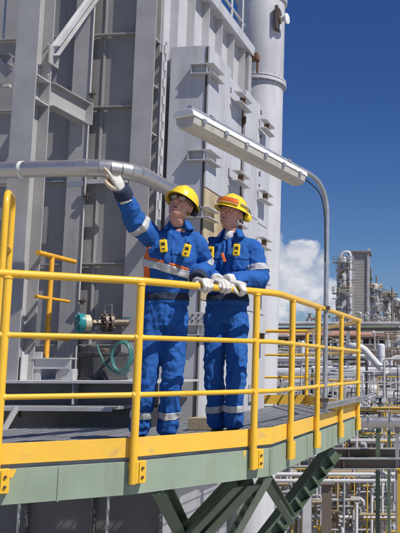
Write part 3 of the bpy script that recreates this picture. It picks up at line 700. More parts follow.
for k in range(24):
    a = k*math.pi/12; m = MB(); c = Vector((cx+.435*math.cos(a), cy+.435*math.sin(a), zf-.075)); m.tube([c, c+Vector((0,0,.15))], .012, 6); m.build('flange_bolt', M['galv'], chm)
pm = at(281,20,12.75); m = MB(); m.cbox((pm.x-.06,pm.y,pm.z), (.06,.3,.42)); m.cbox((pm.x-.02,pm.y-.05,pm.z+.05),(.05,.2,.2)); m.build('port_frame', M['bronze'], chm, bevel=.01)
m = MB(); m.lathe((pm.x-.03,pm.y-.02,pm.z), [(.05,0),(.05,.12),(.09,.13),(.09,.16),(.03,.17)], 16, axis=(1,-.3,0)); m.build('port', M['white'], chm, smooth=True)

# ------------------------------------------------------------ lamp on its pole
pb_ = side(7.16) + Vector((sdv.y,-sdv.x,0))*.0
lamp = thing('pole_lamp', 'galvanised lamp pole clamped to the rail with a long fluorescent lamp above the workers', 'lamp', Vector((pb_.x, pb_.y, 0)))
px_, py_ = at(326,300,7.2).x, 7.2
zarm = at(300,163,7.0).z - .15
dv = Vector((-.42,-.9,0)).normalized()
def L_(t, z=0): return Vector((px_, py_, zarm+z+.068*t)) + dv*t
E0 = L_(2.12)
base = Vector((px_,py_,at(326,411,7.2).z))
pole = [base, Vector((px_,py_,zarm)), L_(1.97)]
m = MB(); m.tube(roundpath(pole, .33, 12), .0225, 14); m.build('pole', M['galv'], lamp, smooth=True, auto=60)
sidev = Vector((-dv.y, dv.x, 0))
def lampsec(prof, t0, t1, mat, name, bev=.004):
    m = MB(); n = len(prof); vs = []
    for t in (t0, t1):
        for (s_, z_) in prof: vs.append(L_(t, z_) + sidev*s_)
    m.add(vs, [tuple(range(n-1,-1,-1)), tuple(range(n,2*n))]+[(i,(i+1)%n,(i+1)%n+n,i+n) for i in range(n)]); return m.build(name, M[mat], lamp, bevel=bev)
T0, T1 = .50, 2.03
lampsec([(-.095,-.085),(.095,-.085),(.085,-.045),(.05,-.03),(-.05,-.03),(-.085,-.045)], T0, T1, 'white', 'housing')
lampsec([(-.088,-.086),(-.078,-.135),(-.045,-.165),(.045,-.165),(.078,-.135),(.088,-.086)], T0+.02, T1-.02, 'diffuser', 'diffuser', .008)
for k in range(6):
    t = T0+.12+k*(T1-T0-.24)/5
    for s_ in (-1,1):
        m = MB(); c = L_(t,-.09)+sidev*.096*s_; m.bar(c-dv*.02, c+dv*.02, .008, .03); m.build('clip', M['galv'], lamp)
for t in (.68, 1.72):
    m = MB(); m.tube([L_(t-.02,0), L_(t+.02,0)], .033, 12); c = L_(t,-.015); m.bar(c-sidev*.05, c+sidev*.05, .035, .02); m.build('arm_clamp', M['galv'], lamp)
m = MB(); m.tube(roundpath([L_(.50,-.06), L_(.32,-.075), L_(.12,-.12), Vector((px_-.02,py_-.035,zarm-.28)), Vector((px_-.01,py_-.03,zarm-.75))], .1), .006, 6); m.build('cable', M['black'], lamp, smooth=True)
for yy in (308, 400):
    z = at(326,yy,7.2).z; m = MB(); m.cbox((px_,py_,z),(.075,.075,.035)); m.cbox((px_-.06,py_-.0,z),(.08,.03,.03)); m.build('pipe_clamp', M['bronze'], lamp, bevel=.004)
# perforated strut along the rail foot
so = at(330,405,7.2); se = Vector((so.x,so.y,so.z)) + sdv*2.1
m = MB(); nn = Vector((sdv.y,-sdv.x,0))
s0 = Vector((px_+.03, py_-.05, at(326,406,7.2).z)); s1 = s0 + sdv*2.2
m.bar(s0+nn*.0, s1, .003, .012, up=(0,0,1)); m.v = []; m.f = []
u = Vector((0,0,1))
m.bar(s0+u*.02, s1+u*.02, .004, .008); m.bar(s0-u*.02, s1-u*.02, .004, .008); m.bar(s0+u*.025-nn*.02, s1+u*.025-nn*.02, .04, .004); m.bar(s0-u*.025-nn*.02, s1-u*.025-nn*.02, .04, .004)
k = 0
while k < 2.2: m.bar(s0+sdv*k+u*0, s0+sdv*(k+.02)+u*0, .004, .04); k += .05
m.build('perforated_strut', M['galv'], lamp)

# ------------------------------------------------------------ people
def loft(mb, pts, radii, lateral=None, n=20):
    """closed elliptical loft; radii (side, depth) per point; lateral = direction of the side radius"""
    pts = [Vector(p) for p in pts]; vs = []; fs = []; N = len(pts)
    for i, p in enumerate(pts):
        t = (pts[min(i+1,N-1)]-pts[max(i-1,0)]).normalized(); l = Vector(lateral) if lateral else (Vector((1,0,0)) if abs(t.x) < .8 else Vector((0,0,1)))
        l = (l - t*l.dot(t)).normalized(); b = t.cross(l); rx, ry = radii[i] if isinstance(radii[i], (tuple, list)) else (radii[i],)*2
        for k in range(n):
            a = 2*math.pi*k/n; vs.append(p + l*math.cos(a)*rx + b*math.sin(a)*ry)
    for i in range(N-1):
        for k in range(n): a = i*n+k; b_ = i*n+(k+1)%n; fs.append((a,b_,b_+n,a+n))
    fs.append(tuple(range(n-1,-1,-1))); fs.append(tuple((N-1)*n+k for k in range(n)))
    mb.add(vs, fs)
def limb(mb, pts, rs, sub=5, lateral=None):
    """rounded chain through the joints: catmull path with interpolated radii and round ends"""
    P = [Vector(p) for p in pts]; out = []; ro = []
    rs = [r if isinstance(r,(tuple,list)) else (r,r) for r in rs]
    for i in range(len(P)-1):
        p0 = P[i-1] if i else P[i]*2-P[i+1]; p1, p2 = P[i], P[i+1]; p3 = P[i+2] if i+2 < len(P) else P[i+1]*2-P[i]
        for k in range(sub):
            t = k/sub; out.append(((p1*2)+(p2-p0)*t+(p0*2-p1*5+p2*4-p3)*t*t+(p1*3-p0-p2*3+p3)*t*t*t)*.5)
            s = t*t*(3-2*t); ro.append((rs[i][0]*(1-s)+rs[i+1][0]*s, rs[i][1]*(1-s)+rs[i+1][1]*s))
    out.append(P[-1]); ro.append(rs[-1]); loft(mb, out, ro, lateral)
def remesh(mb, voxel, smooth=4, fac=.5):
    me = bpy.data.meshes.new('tmp'); me.from_pydata(mb.v, [], mb.f)
    bm = bmesh.new(); bm.from_mesh(me); bmesh.ops.recalc_face_normals(bm, faces=bm.faces); bm.to_mesh(me); bm.free()
    o = bpy.data.objects.new('tmp', me); C.objects.link(o)
    r = o.modifiers.new('r','REMESH'); r.mode = 'VOXEL'; r.voxel_size = voxel
    if smooth: s = o.modifiers.new('s','SMOOTH'); s.iterations = smooth; s.factor = fac
    bpy.context.view_layer.update(); dg = bpy.context.evaluated_depsgraph_get()
    res = bpy.data.meshes.new_from_object(o.evaluated_get(dg)); bpy.data.objects.remove(o); bpy.data.meshes.remove(me)
    return res
def displace(me, fn):
    me.update(); ns = [v.normal.copy() for v in me.vertices]
    for v, n in zip(me.vertices, ns): v.co = v.co + n*fn(v.co, n)
    me.update()
def link_mesh(me, name, mat, parent, P0=None, label=None):
    """mesh in world coordinates becomes a child of parent"""
    me.name = name
    inv = parent_matrix(parent).inverted() if parent else Matrix.Translation(-P0)
    me.transform(inv); me.materials.clear()
    for mm in (mat if isinstance(mat, (list,tuple)) else [mat]): me.materials.append(mm)
    me.shade_smooth(); o = bpy.data.objects.new(name, me); C.objects.link(o)
    if parent: o.parent = parent
    else: o.location = P0
    if label: o['label'] = label
    return o
def patch(src, name, mat, parent, planes, near=None, off=.003, cond=None, thick=.0025):
    """a strip of cloth lying on src (world mesh): keep what is inside the planes [(point, normal)], lift it off"""
    bm = bmesh.new(); bm.from_mesh(src)
    if near:
        c, r = near; bmesh.ops.delete(bm, geom=[v for v in bm.verts if (v.co-c).length > r], context='VERTS')
    if cond: bmesh.ops.delete(bm, geom=[v for v in bm.verts if not cond(v.co, v.normal)], context='VERTS')
    for (p, n) in planes: bmesh.ops.bisect_plane(bm, geom=bm.verts[:]+bm.edges[:]+bm.faces[:], plane_co=p, plane_no=n, clear_outer=True)
    if not bm.faces: bm.free(); return None
    # stray scraps are dropped: only the largest connected piece stays
    left = set(bm.faces); best = []
    while left:
        st = [left.pop()]; isl = [st[0]]
        while st:
            f = st.pop()
            for e in f.edges:
                for g in e.link_faces:
                    if g in left: left.discard(g); st.append(g); isl.append(g)
        if len(isl) > len(best): best = isl
    keep = set(best); bmesh.ops.delete(bm, geom=[f for f in bm.faces if f not in keep], context='FACES')
    bm.normal_update(); 
    for v, n in [(v, v.normal.copy()) for v in bm.verts]: v.co += n*off
    ext = bmesh.ops.solidify(bm, geom=bm.faces[:], thickness=-thick)
    me = bpy.data.meshes.new(name); bm.to_mesh(me); bm.free()
    return link_mesh(me, name, mat, parent)
def band(src, name, mat, parent, p, axis, half, near, **k):
    a = Vector(axis).normalized(); p = Vector(p)
    return patch(src, name, mat, parent, [(p+a*half, a), (p-a*half, -a)], near=(p, near), **k)

def folds(zs, amp=.007, joints=()):
    """cloth folds: long soft ridges plus crumples gathered round the joints"""
    def fn(c, n):
        q = Vector((c.x*11+zs, c.y*11, c.z*4.2)); wq = noise.noise(q*.6+Vector((3,1,7)))*1.2
        r = 1-2*abs(noise.noise(q+Vector((wq,wq,wq*1.5))))
        d = amp*(r-.45)
        q2 = Vector((c.x*24-zs, c.y*24, c.z*12)); w2 = noise.noise(q2*.5)*1.5; d += amp*.28*(.5-2*abs(noise.noise(q2+Vector((w2,w2,w2)))))
        q3 = Vector((c.x*9+c.z*14+zs, c.y*10, c.z*16-c.x*10)); d += amp*.38*(.4-2*abs(noise.noise(q3)))
        for (j, rad, ax, fr, am) in joints:
            k = (c-j).length
            if k < rad:
                f = (1-k/rad); s = (c-j).dot(ax); d += am*f*math.sin(s*fr+3.5*noise.noise(c*9+Vector((zs,0,0))))*min(1, f*2)
        return d
    return fn

def hand_mesh(M4, curls, thumb, gauge=1.0):
    mb = MB(); g = gauge
    limb(mb, [(0,-.075,0),(0,-.03,0),(0,.0,0)], [(.047,.040),(.040,.032),(.036,.024)], 3, (1,0,0))
    limb(mb, [(0,-.01,0),(-.002,.045,0),(-.002,.088,-.002)], [(.034,.021),(.044,.020),(.045,.015)], 4, (1,0,0))
    mb.ball((.022,.028,-.012), (.02,.034,.018)); mb.ball((-.026,.034,-.01), (.015,.034,.015))
    L0 = (.078,.086,.079,.062); xs = (.033,.0105,-.0125,-.034); y0 = (.088,.092,.088,.078); rf = (.0118,.0122,.0115,.0105)
    for f in range(4):
        p = Vector((xs[f], y0[f]-.012, -.001)); a = 0; pts = [p]; rs = [rf[f]*1.12]; spread = (-.5+f/3)*-.10
        for sgm, (ln, cu) in enumerate(zip((.47,.30,.25), curls[f])):
            a += R(cu); dr_ = Vector((spread*math.cos(a), math.cos(a), -math.sin(a))).normalized(); p = p + dr_*(L0[f]*ln + (.012 if sgm == 0 else 0)); pts.append(p); rs.append(rf[f]*(1.0, .96, .80)[sgm])
        for i in range(3): mb.tube([pts[i], pts[i+1]], [rs[i], rs[i+1]], 10); mb.ball(pts[i+1], rs[i+1]*1.03, 10, 6)
    tp_ = [Vector((.024,.016,-.012))] + [Vector(t_) for t_ in thumb]; tr_ = (.0165,.0145,.0128,.0105)
    for i in range(len(tp_)-1): mb.tube([tp_[i], tp_[i+1]], [tr_[i], tr_[i+1]], 10); mb.ball(tp_[i+1], tr_[i+1]*1.02, 10, 6)
    mb.v = [M4 @ (v*g) for v in mb.v]
    return remesh(mb, .0026, 3, .5)
GRIP = [(48,62,40),(52,64,40),(55,64,40),(58,62,40)]
THG = [(.050,.042,-.026),(.050,.070,-.052),(.034,.084,-.066)]
def frame4(o, x, y, z): return Matrix(((x.x,y.x,z.x,o.x),(x.y,y.y,z.y,o.y),(x.z,y.z,z.z,o.z),(0,0,0,1)))
def glove(name, M4, curls, thumb, parent, mats, gauge=1.0, dark_back=False):
    me = hand_mesh(M4, curls, thumb, gauge); inv = M4.inverted_safe()
    mi = []
    for p in me.polygons:
        c = inv @ p.center; k = 0
        if dark_back and .018 < c.y < .075 and c.z > .004 and abs(c.x) < .034: k = 1
        if not dark_back and len(mats) > 1 and c.z < -.004: k = 1
        mi.append(k)
    o = link_mesh(me, name, mats, parent)
    for p, k in zip(o.data.polygons, mi): p.material_index = k
    return o

def near_axis(a, b, r):
    d = (b-a).normalized()
    return lambda c, n: ((c-a)-d*(c-a).dot(d)).length < r
def person(name, label, J, face_yaw, face_pitch, seed, group=None):
    P0 = Vector((J['pelvis'].x, J['pelvis'].y, 0)); lat = J['lat'].normalized(); fw = Vector((lat.y, -lat.x, 0))   # fw: the way the chest faces
    # the body is one skin: head, neck, trunk, arms and legs
    hc = J['head']; HM = Matrix.Translation(hc) @ Matrix.Rotation(R(face_yaw),4,'Z') @ Matrix.Rotation(R(face_pitch),4,'X') @ Matrix.Rotation(R(J.get('tilt',0)),4,'Y') @ Matrix.Scale(J.get('hs',.95),4)
    def h(*p): return HM @ Vector(p)
    b = MB(); rot = HM.to_3x3(); hs_ = J.get('hs',.95)
    def hb(c, r, n=16, m=12, rm=None):
        mm = rot @ rm if rm else rot; b.ball(h(*c), r, n, m, mm)
    hb((0,.014,.030), (.074,.094,.088), 24, 16)
    fp_ = [(.055,-.016,.066,.066),(.02,-.017,.069,.068),(-.01,-.018,.069,.067),(-.035,-.020,.066,.065),(-.060,-.024,.060,.060),(-.082,-.030,.050,.052),(-.102,-.040,.035,.040),(-.117,-.050,.018,.022)]
    loft(b, [h(0,cy_,z_) for (z_,cy_,_,_) in fp_], [(rx_*hs_,ry_*hs_) for (_,_,rx_,ry_) in fp_], rot @ Vector((1,0,0)), 28)
    for s in (-1,1): hb((s*.073,.008,-.010), (.008,.017,.028)); hb((s*.081,.016,-.006), (.005,.018,.031)); hb((s*.078,.010,-.034), (.005,.009,.010)); hb((s*.012,-.100,-.037), (.008,.010,.0075)); hb((s*.052,-.004,-.070), (.010,.030,.020))
    b.tube([h(0,-.076,.018), h(0,-.090,.002), h(0,-.102,-.018), h(0,-.109,-.032)], [.008,.0085,.0092,.0105], 12); hb((0,-.107,-.034), (.0115,.0105,.0095))
    nb_ = J['neck']; limb(b, [h(0,.028,-.04), h(0,.026,-.10), nb_, nb_-Vector((0,0,.06))], [.054,.052,.060,.07], 4)
    inner = .72
    limb(b, [nb_-Vector((0,0,.02)), J['shl'], J['chest'], J['waist'], J['pelvis'], J['pelvis']-Vector((0,0,.06))], [(.06,.05),(.105,.055),(.105,.065),(.095,.06),(.10,.07),(.08,.06)], 4, lat)
    for s in ('L','R'):
        limb(b, [J['sh'+s], J['el'+s], J['wr'+s]], [.042,.034,.028], 5); limb(b, [J['hip'+s], J['kn'+s], J['an'+s]], [.062,.046,.038], 5)
        limb(b, [J['an'+s], J['an'+s]-Vector((0,0,.05)), J['toe'+s]*.7+J['an'+s]*.3-Vector((0,0,.05))], [.04,.04,.03], 3)
        m4 = J['hand'+s]; limb(b, [m4 @ Vector((0,-.02,0)), m4 @ Vector((0,.03,0)), m4 @ Vector((0,.08,0))], [.022,.014,.009], 3)
    me = remesh(b, .0042, 3, .45)
    HI = HM.inverted(); fwd_ = (rot @ Vector((0,-1,0))).normalized(); smile = J.get('smile',0)
    BP = [(s*.031,-.080,.001,.016,.03,.0105,-.012) for s in (-1,1)] + [(0,-.082,.024,.045,.03,.008,.004), (0,-.09,.008,.012,.03,.010,-.001)] + [(s*.044,-.066,-.022,.018,.03,.015,.0035+.003*smile) for s in (-1,1)] + \
         [(0,-.084,-.060,.019,.03,.0042,.0042), (0,-.082,-.0735,.016,.03,.0055,.0052), (0,-.082,-.0665,.022,.03,.0022,-.0028), (0,-.08,-.084,.016,.03,.005,-.0035), (0,-.078,-.101,.017,.03,.011,.006)] + [(s*.033,-.07,-.052,.006,.03,.016,-.0022-.002*smile) for s in (-1,1)]
    zc_ = nb_.z
    for v in me.vertices:
        if v.co.z > zc_:
            q = HI @ v.co
            if q.y < -.03:
                d_ = 0
                for (bx,by,bz,sx,sy,sz,am) in BP: d_ += am*math.exp(-((q.x-bx)/sx)**2-((q.z-bz+ (smile*6*q.x*q.x if bz < -.05 else 0)*-1)/sz)**2-((q.y-by)/sy)**2)
                v.co += fwd_*d_*hs_
    me.update(); bme = me.copy()
    body = link_mesh(me, name, M['skin'], None, P0); tag(body, label, 'person', group)
    # face details
    for s in (-1,1):
        o_ = MB(); o_.ball(h(s*.031,-.0655,.001), .0125, 14, 10); e = o_.build('eye', M['eye'], body, smooth=True)
        o_ = MB(); o_.ball(h(s*.031-.001,-.0747,.001), .0048, 10, 6); o_.build('iris', M['iris'], e, smooth=True)
        for (nm, z0, sg) in (('upper_lid', .0035, 1), ('lower_lid', -.0045, -1)):
            o_ = MB(); o_.ball(h(s*.031,-.0655,.001), .0136, 18, 14); lb = bpy.data.meshes.new('t'); lb.from_pydata(o_.v, [], o_.f)
            bm = bmesh.new(); bm.from_mesh(lb); bmesh.ops.bisect_plane(bm, geom=bm.verts[:]+bm.edges[:]+bm.faces[:], plane_co=h(0,0,z0), plane_no=rot @ Vector((0,0,-sg)), clear_outer=True); bmesh.ops.recalc_face_normals(bm, faces=bm.faces); bm.to_mesh(lb); bm.free(); link_mesh(lb, nm, M['skin'], e)
        o_ = MB(); o_.tube([h(s*.014,-.0865,.017), h(s*.030,-.0875,.0225), h(s*.047,-.075,.017)], [.0022,.0032,.0015], 8); o_.build('eyebrow', M['hair'], body, smooth=True)
    def lipc(c, n):
        q = HI @ c; w_ = abs(q.x)/.024; zz = q.z - smile*6*q.x*q.x
        return w_ < 1 and q.y < -.06 and -.0665-.011*(1-w_*w_) < zz < -.0665+.0095*(1-w_**1.5)
    patch(bme, 'lips', M['lip'], body, [], off=.0006, cond=lipc, thick=.0004)
    if smile: patch(bme, 'teeth', M['eye'], body, [], off=.0012, cond=lambda c, n: abs((HI @ c).x) < .014 and (HI @ c).y < -.06 and abs((HI @ c).z + .0665 - smile*6*(HI @ c).x**2) < .0026, thick=.0004)
    hr = MB(); hr.ball(h(0,.020,.030), (.079*.95,.098*.95,.088*.95), 20, 14, rot)
    hm = remesh(hr, .006, 1); 
    inv = HM.inverted()
    bm = bmesh.new(); bm.from_mesh(hm); bmesh.ops.delete(bm, geom=[v for v in bm.verts if (inv @ v.co).y < -.02+.35*max(0,(-(inv @ v.co).z)) or (inv @ v.co).z < -.055], context='VERTS'); bm.to_mesh(hm); bm.free()
    link_mesh(hm, 'hair', M['hair'], body)
    # trousers
    tr_ = MB(); pv = J['pelvis']
    limb(tr_, [pv+Vector((0,0,.13)), pv+Vector((0,0,.04)), pv-Vector((0,0,.06))], [(.140,.110),(.152,.118),(.138,.110)], 4, lat)
    for s in ('L','R'):
        hp_, kn, an = J['hip'+s], J['kn'+s], J['an'+s]
        limb(tr_, [hp_+Vector((0,0,.03)), hp_.lerp(kn,.45), kn, kn.lerp(an,.5), an+Vector((0,0,.004))], [(.084,.100),(.079,.090),(.068,.076),(.068,.076),(.066,.084)], 6, lat)
    me = remesh(tr_, .0095, 5)
    js = []
    for s in ('L','R'):
        js += [(J['kn'+s], .17, Vector((.3,.3,1)), 70, .0045), (J['an'+s], .17, Vector((.25,0,1)), 105, .0075), (J['hip'+s]-Vector((0,0,.05)), .2, Vector((.5,.2,1)).normalized(), 70, .006)]
    displace(me, folds(seed, .0135, js)); tme = me.copy()
    tro = link_mesh(me, 'trousers', M['blue'], body)
    for s in ('L','R'):
        an, kn = J['an'+s], J['kn'+s]; band(tme, 'reflective_band', M['silver'], tro, an.lerp(kn, J.get('bandt',.36)), an-kn, .024, .16, cond=lambda c, n, s=s: (c-J['an'+s].lerp(J['kn'+s],.36)).length < (c-J['an'+('R' if s=='L' else 'L')].lerp(J['kn'+('R' if s=='L' else 'L')],.36)).length)
    # jacket
    jk = MB(); 
    limb(jk, [J['waist']-Vector((0,0,.10)), J['waist'], J['waist'].lerp(J['chest'],.5), J['chest'], J['shl']-Vector((0,0,.03)), J['shl']+Vector((0,0,.035)), nb_+Vector((0,0,.012))],
         [(.154,.118),(.146,.110),(.164,.128),(.174,.134),(.152,.110),(.100,.082),(.070,.066)], 5, lat)
    for s in ('L','R'):
        sh, el, wr = J['sh'+s], J['el'+s], J['wr'+s]
        limb(jk, [J['shl'].lerp(sh,.55), sh, sh.lerp(el,.5), el, el.lerp(wr,.5), wr+(wr-el).normalized()*-.02], [(.072,.078),(.074,.074),(.074,.074),(.071,.071),(.063,.063),(.052,.052)], 5)
    me = remesh(jk, .0088, 4)
    js = []
    for s in ('L','R'):
        sh, el, wr = J['sh'+s], J['el'+s], J['wr'+s]
        js += [(el, .15, (wr-sh).normalized(), 115, .0075), (sh, .16, (el-sh).normalized(), 85, .005), (wr, .13, (wr-el).normalized(), 130, .006)]
    js += [(J['waist'], .26, Vector((.25,0,1)).normalized(), 75, .005)]
    displace(me, folds(seed+5, .0125, js)); jme = me.copy()
    jac = link_mesh(me, 'jacket', M['blue'], body)
    # belt line between jacket and trousers
    band(jme, 'waistband', M['blue_dark'], jac, J['waist']-Vector((0,0,.045)), (0,0,1), .024, .26, off=.002)
    # zip and pocket flaps
    zt_ = nb_-Vector((0,0,.06)); 
    band(jme, 'zip_placket', M['blue'], jac, J['chest']+fw*.13, lat, .016, .30, off=.004, cond=lambda c, n: n.dot(fw) > .3 and c.z > J['waist'].z)
    for s in (-1,1):
        c = J['chest'] + lat*s*.080 + Vector((0,0,.035)) + fw*.13
        patch(jme, 'pocket_flap', M['blue'], jac, [(c+lat*.050,lat),(c-lat*.050,-lat),(c+Vector((0,0,.022)),Vector((0,0,1))),(c-Vector((0,0,.022)),Vector((0,0,-1)))], near=(c,.14), off=.007, cond=lambda c_, n: n.dot(fw) > .3)
        patch(jme, 'pocket', M['blue'], jac, [(c+lat*.046,lat),(c-lat*.046,-lat),(c-Vector((0,0,.023)),Vector((0,0,1))),(c-Vector((0,0,.10)),Vector((0,0,-1)))], near=(c,.2), off=.003, cond=lambda c_, n: n.dot(fw) > .3)
    # collar with open lapels
    for (r0, z0, z1, o0) in ((.071,-.012,.038,0),):
        cm_ = MB(); nseg = 22; vs = []; fs = []
        for i in range(nseg+1):
            an_ = -math.pi/2 + math.radians(34) + (2*math.pi-math.radians(68))*i/nseg
            dr_ = lat*math.cos(an_) - fw*math.sin(an_)
            fl_ = 1+.35*max(0, -math.sin(an_))
            for (rr_, zz) in ((.074,-.02),(.066,.045),(.071,.050),(.098*fl_,-.002-.02*(fl_-1)*3),(.094*fl_,-.010-.02*(fl_-1)*3)):
                vs.append(nb_ + dr_*rr_ + Vector((0,0,zz-.02)) + fw*.012)
        for i in range(nseg):
            for k in range(4): a = i*5+k; fs.append((a,a+1,a+6,a+5))
        cm_.add(vs, fs); co = cm_.build('collar', M['blue'], jac, smooth=True, auto=60)
        so_ = co.modifiers.new('s','SOLIDIFY'); so_.thickness = .003
    # boots
    for s in ('L','R'):
        an, toe = J['an'+s], J['toe'+s]; an0 = Vector((an.x,an.y,0)); d = (Vector((toe.x,toe.y,0))-an0).normalized(); bt = MB()
        heel = an0 - d*.055
        limb(bt, [heel+Vector((0,0,.035)), an0+Vector((0,0,.045)), an0+d*.09+Vector((0,0,.042)), an0+d*.15+Vector((0,0,.038)), an0+d*.195+Vector((0,0,.033))], [(.030,.032),(.042,.045),(.046,.040),(.048,.034),(.030,.024)], 4, Vector((d.y,-d.x,0)))
        limb(bt, [an0+Vector((0,0,.04)), an0+Vector((0,0,.10)), an0+Vector((0,0,.19))], [(.044,.048),(.046,.056),(.046,.052)], 2, Vector((d.y,-d.x,0)))
        bt.v = [Vector((v.x,v.y,max(v.z,.004))) for v in bt.v]
        bo = link_mesh(remesh(bt, .006, 2), 'boot', M['boot'], body)
        sl = MB(); nseg = 20; q = []
        for k in range(nseg):
            a = 2*math.pi*k/nseg; q.append(an0 + d*(.07+.128*math.cos(a)) + Vector((d.y,-d.x,0))*(.046*math.sin(a)*(1+.12*math.cos(a))))
        sl.poly(q, .001, .022); sl.build('sole', M['black'], bo)
    return body, jac, tro, jme, tme, HM, lat, fw

def helmet(HM, body, goggles=False, dz=.0):
    def hh(x,y,z): return HM @ Vector((x,y,z+dz))
    mb = MB(); n = 48; rings = 14; vs = []; fs = []; A, B_, H_ = .111, .134, .120; zb_ = .026
    for i in range(rings+1):
        t = i/rings*math.pi/2
        for k in range(n):
            a = 2*math.pi*k/n; x = A*math.sin(t)**.92*math.cos(a); y = .012+B_*math.sin(t)**.92*math.sin(a); z = zb_+H_*math.cos(t)
            rid = .007*math.exp(-(x/.016)**2)*(math.cos(t)**.5 if i < rings else 0) + .003*math.exp(-((abs(x)-.045)/.012)**2)*math.cos(t)
            vs.append((x*(1+rid*3),y*(1+rid*2),z+rid))
    for (ex, dzz) in ((.006,-.004),(.016,-.010),(.017,-.014)):
        for k in range(n):
            a = 2*math.pi*k/n; x = (A+ex)*math.cos(a); y = .012+(B_+ex)*math.sin(a); pk = max(0,-math.sin(a))**3
            y -= pk*ex*1.9; z = zb_+dzz-pk*ex*.35; vs.append((x,y,z))
    R_ = rings+4
    for i in range(R_-1):
        for k in range(n): a = i*n+k; b = i*n+(k+1)%n; fs.append((a,b,b+n,a+n))
    mb.add([hh(*v) for v in vs], fs); o = mb.build('helmet', M['helmet'], body, smooth=True, auto=70)
    s = o.modifiers.new('s','SOLIDIFY'); s.thickness = .003; s.offset = -1
    sb = MB(); sb.tube([hh(.088*math.cos(a),.012+.105*math.sin(a),.026) for a in [2*math.pi*k/24 for k in range(25)]], .006, 6); sb.build('headband', M['black'], o)
    if goggles:
        g_ = MB(); vs = []; fs = []; m_ = 20
        for i in range(m_+1):
            a = -math.pi/2 + R(-50)+R(100)*i/m_
            e = 1-abs(i-m_/2)/(m_/2); hgt = .012+.009*min(1,e*3)
            for (r_, zz) in ((1.09,.020),(1.12,.024+hgt*.5),(1.05,.028+hgt*1.6),(1.0,.026+hgt*1.6)):
                vs.append(hh(A*r_*math.cos(a)*.98, .012+B_*r_*math.sin(a)*.99, zb_+zz))
        for i in range(m_):
            for k in range(3): q = i*4+k; fs.append((q,q+1,q+5,q+4))
        g_.add(vs, fs); go = g_.build('goggle_lens', M['amber'], o, smooth=True); s = go.modifiers.new('s','SOLIDIFY'); s.thickness = .003
        for zz, rr_ in ((.018,1.09),(.058,1.03)):
            e_ = MB(); e_.tube([hh(A*rr_*math.cos(a), .012+B_*rr_*math.sin(a), zb_+zz) for a in [-math.pi/2+R(-50)+R(100)*i/16 for i in range(17)]], .0035, 6); e_.build('goggle_frame', M['glove_tan'], o, smooth=True)
        e_ = MB(); e_.tube([hh(A*1.035*math.cos(a), .012+B_*1.035*math.sin(a), zb_+.035) for a in [-math.pi/2+R(60)+R(240)*i/24 for i in range(25)]], .006, 6); e_.build('goggle_strap', M['silver'], o, smooth=True)
    return o
def earmuff(HM, hel, s_, mat='radio', dz=0, out_=0, back=0, k=1.0):
    def hh(x,y,z): return HM @ Vector((x,y,z+dz))
    c = hh(s_*(.094+out_), .03+back, -.012+back*.25); ax = (hh(s_*1,0.03,0)-hh(0,0.03,0)).normalized()
    m = MB(); m.lathe(c, [(r_*k,z_*k) for (r_,z_) in ((.034,-.012),(.038,0),(.036,.016),(.026,.026),(.008,.029))], 20, axis=ax); o = m.build('ear_cup', M[mat], hel, smooth=True)
    m = MB(); m.lathe(c-ax*.024, [(.026*k,0),(.034*k,.004),(.034*k,.012)], 20, axis=ax); m.build('ear_cushion', M['black'], hel, smooth=True)
    m = MB(); m.tube([c+ax*.02, hh(s_*(.112+out_),.028+back,.035), hh(s_*.108,.018+back,.06)], .004, 6); m.build('cup_arm', M['black'], hel, smooth=True)
def device(c, up, fw, jac, tilt=0):
    up = Vector(up).normalized(); fw = (fw-up*fw.dot(up)).normalized(); r = fw.cross(up)
    rot = Matrix(((r.x,fw.x,up.x),(r.y,fw.y,up.y),(r.z,fw.z,up.z)))
    m = MB(); m.cbox(c, (.050,.026,.088), rot); o = m.build('gas_detector', M['radio'], jac, bevel=.008)
    m = MB(); m.cbox(c+fw*.0135+up*.012, (.024,.003,.020), rot); m.build('detector_window', M['black'], o); m = MB(); m.cbox(c+fw*.0135-up*.022, (.018,.003,.010), rot); m.build('detector_button', M['black'], o) 
    m = MB(); m.cbox(c+fw*.0+up*.052, (.018,.012,.018), rot); m.build('clip', M['black'], o, bevel=.003)

# first worker
lat1 = Vector((1, .10, 0))
J = dict(lat=lat1, pelvis=at(165,318,5.40), waist=at(166.5,291,5.40), chest=at(171,259,5.37), shl=at(176,239,5.38), neck=at(180,226,5.38), head=at(181,205,5.33),
    shR=at(156,241,5.36), elR=at(135,221,5.20), wrR=at(122.5,192,5.04), shL=at(195,243,5.42), elL=at(205,267,5.53), wrL=at(207,276,5.35),
    hipR=at(154.5,322,5.39), hipL=at(175.5,322,5.42), knR=at(146.5,378,5.34), knL=at(172,380,5.37), anR=at(138.5,433,5.40), anL=at(167.5,433,5.45),
    toeR=at(137,440,5.20), toeL=at(171,440,5.24), hs=.97, tilt=15)
# the raised right hand points up and to the left; the left one holds the rail
y = (at(111,166,4.95)-J['wrR']).normalized(); z = Vector((.75,-.45,.35)); z = (z-y*z.dot(y)).normalized(); x = -(y.cross(z)); J['handR'] = frame4(J['wrR']+y*.01, x, y, z)
rd = (P254-P138).normalized(); nrm_ = Vector((rd.y,-rd.x,0))
def railc(X_px):
    k = (X_px-400)/FPX; a, b = post_c[1], post_c[2]; t = (k*a.y-a.x)/((b.x-a.x)-k*(b.y-a.y)); p = a.lerp(b, t); p.z = 1.09; return p
def gripframe(px, thumb_dir, yaw=0, drop=.10):
    c = railc(px); y = (Matrix.Rotation(R(yaw),3,'Z') @ nrm_); y = (y - Vector((0,0,drop))).normalized(); x = rd*thumb_dir; x = (x-y*x.dot(y)).normalized(); z = Vector((0,0,1)); z = (z-y*z.dot(y)-x*z.dot(x)).normalized()
    return frame4(c - y*.062 + z*.043, x, y, z)
J['handL'] = gripframe(204, -1, 0); J['wrL'] = J['handL'] @ Vector((0,-.03,.01))
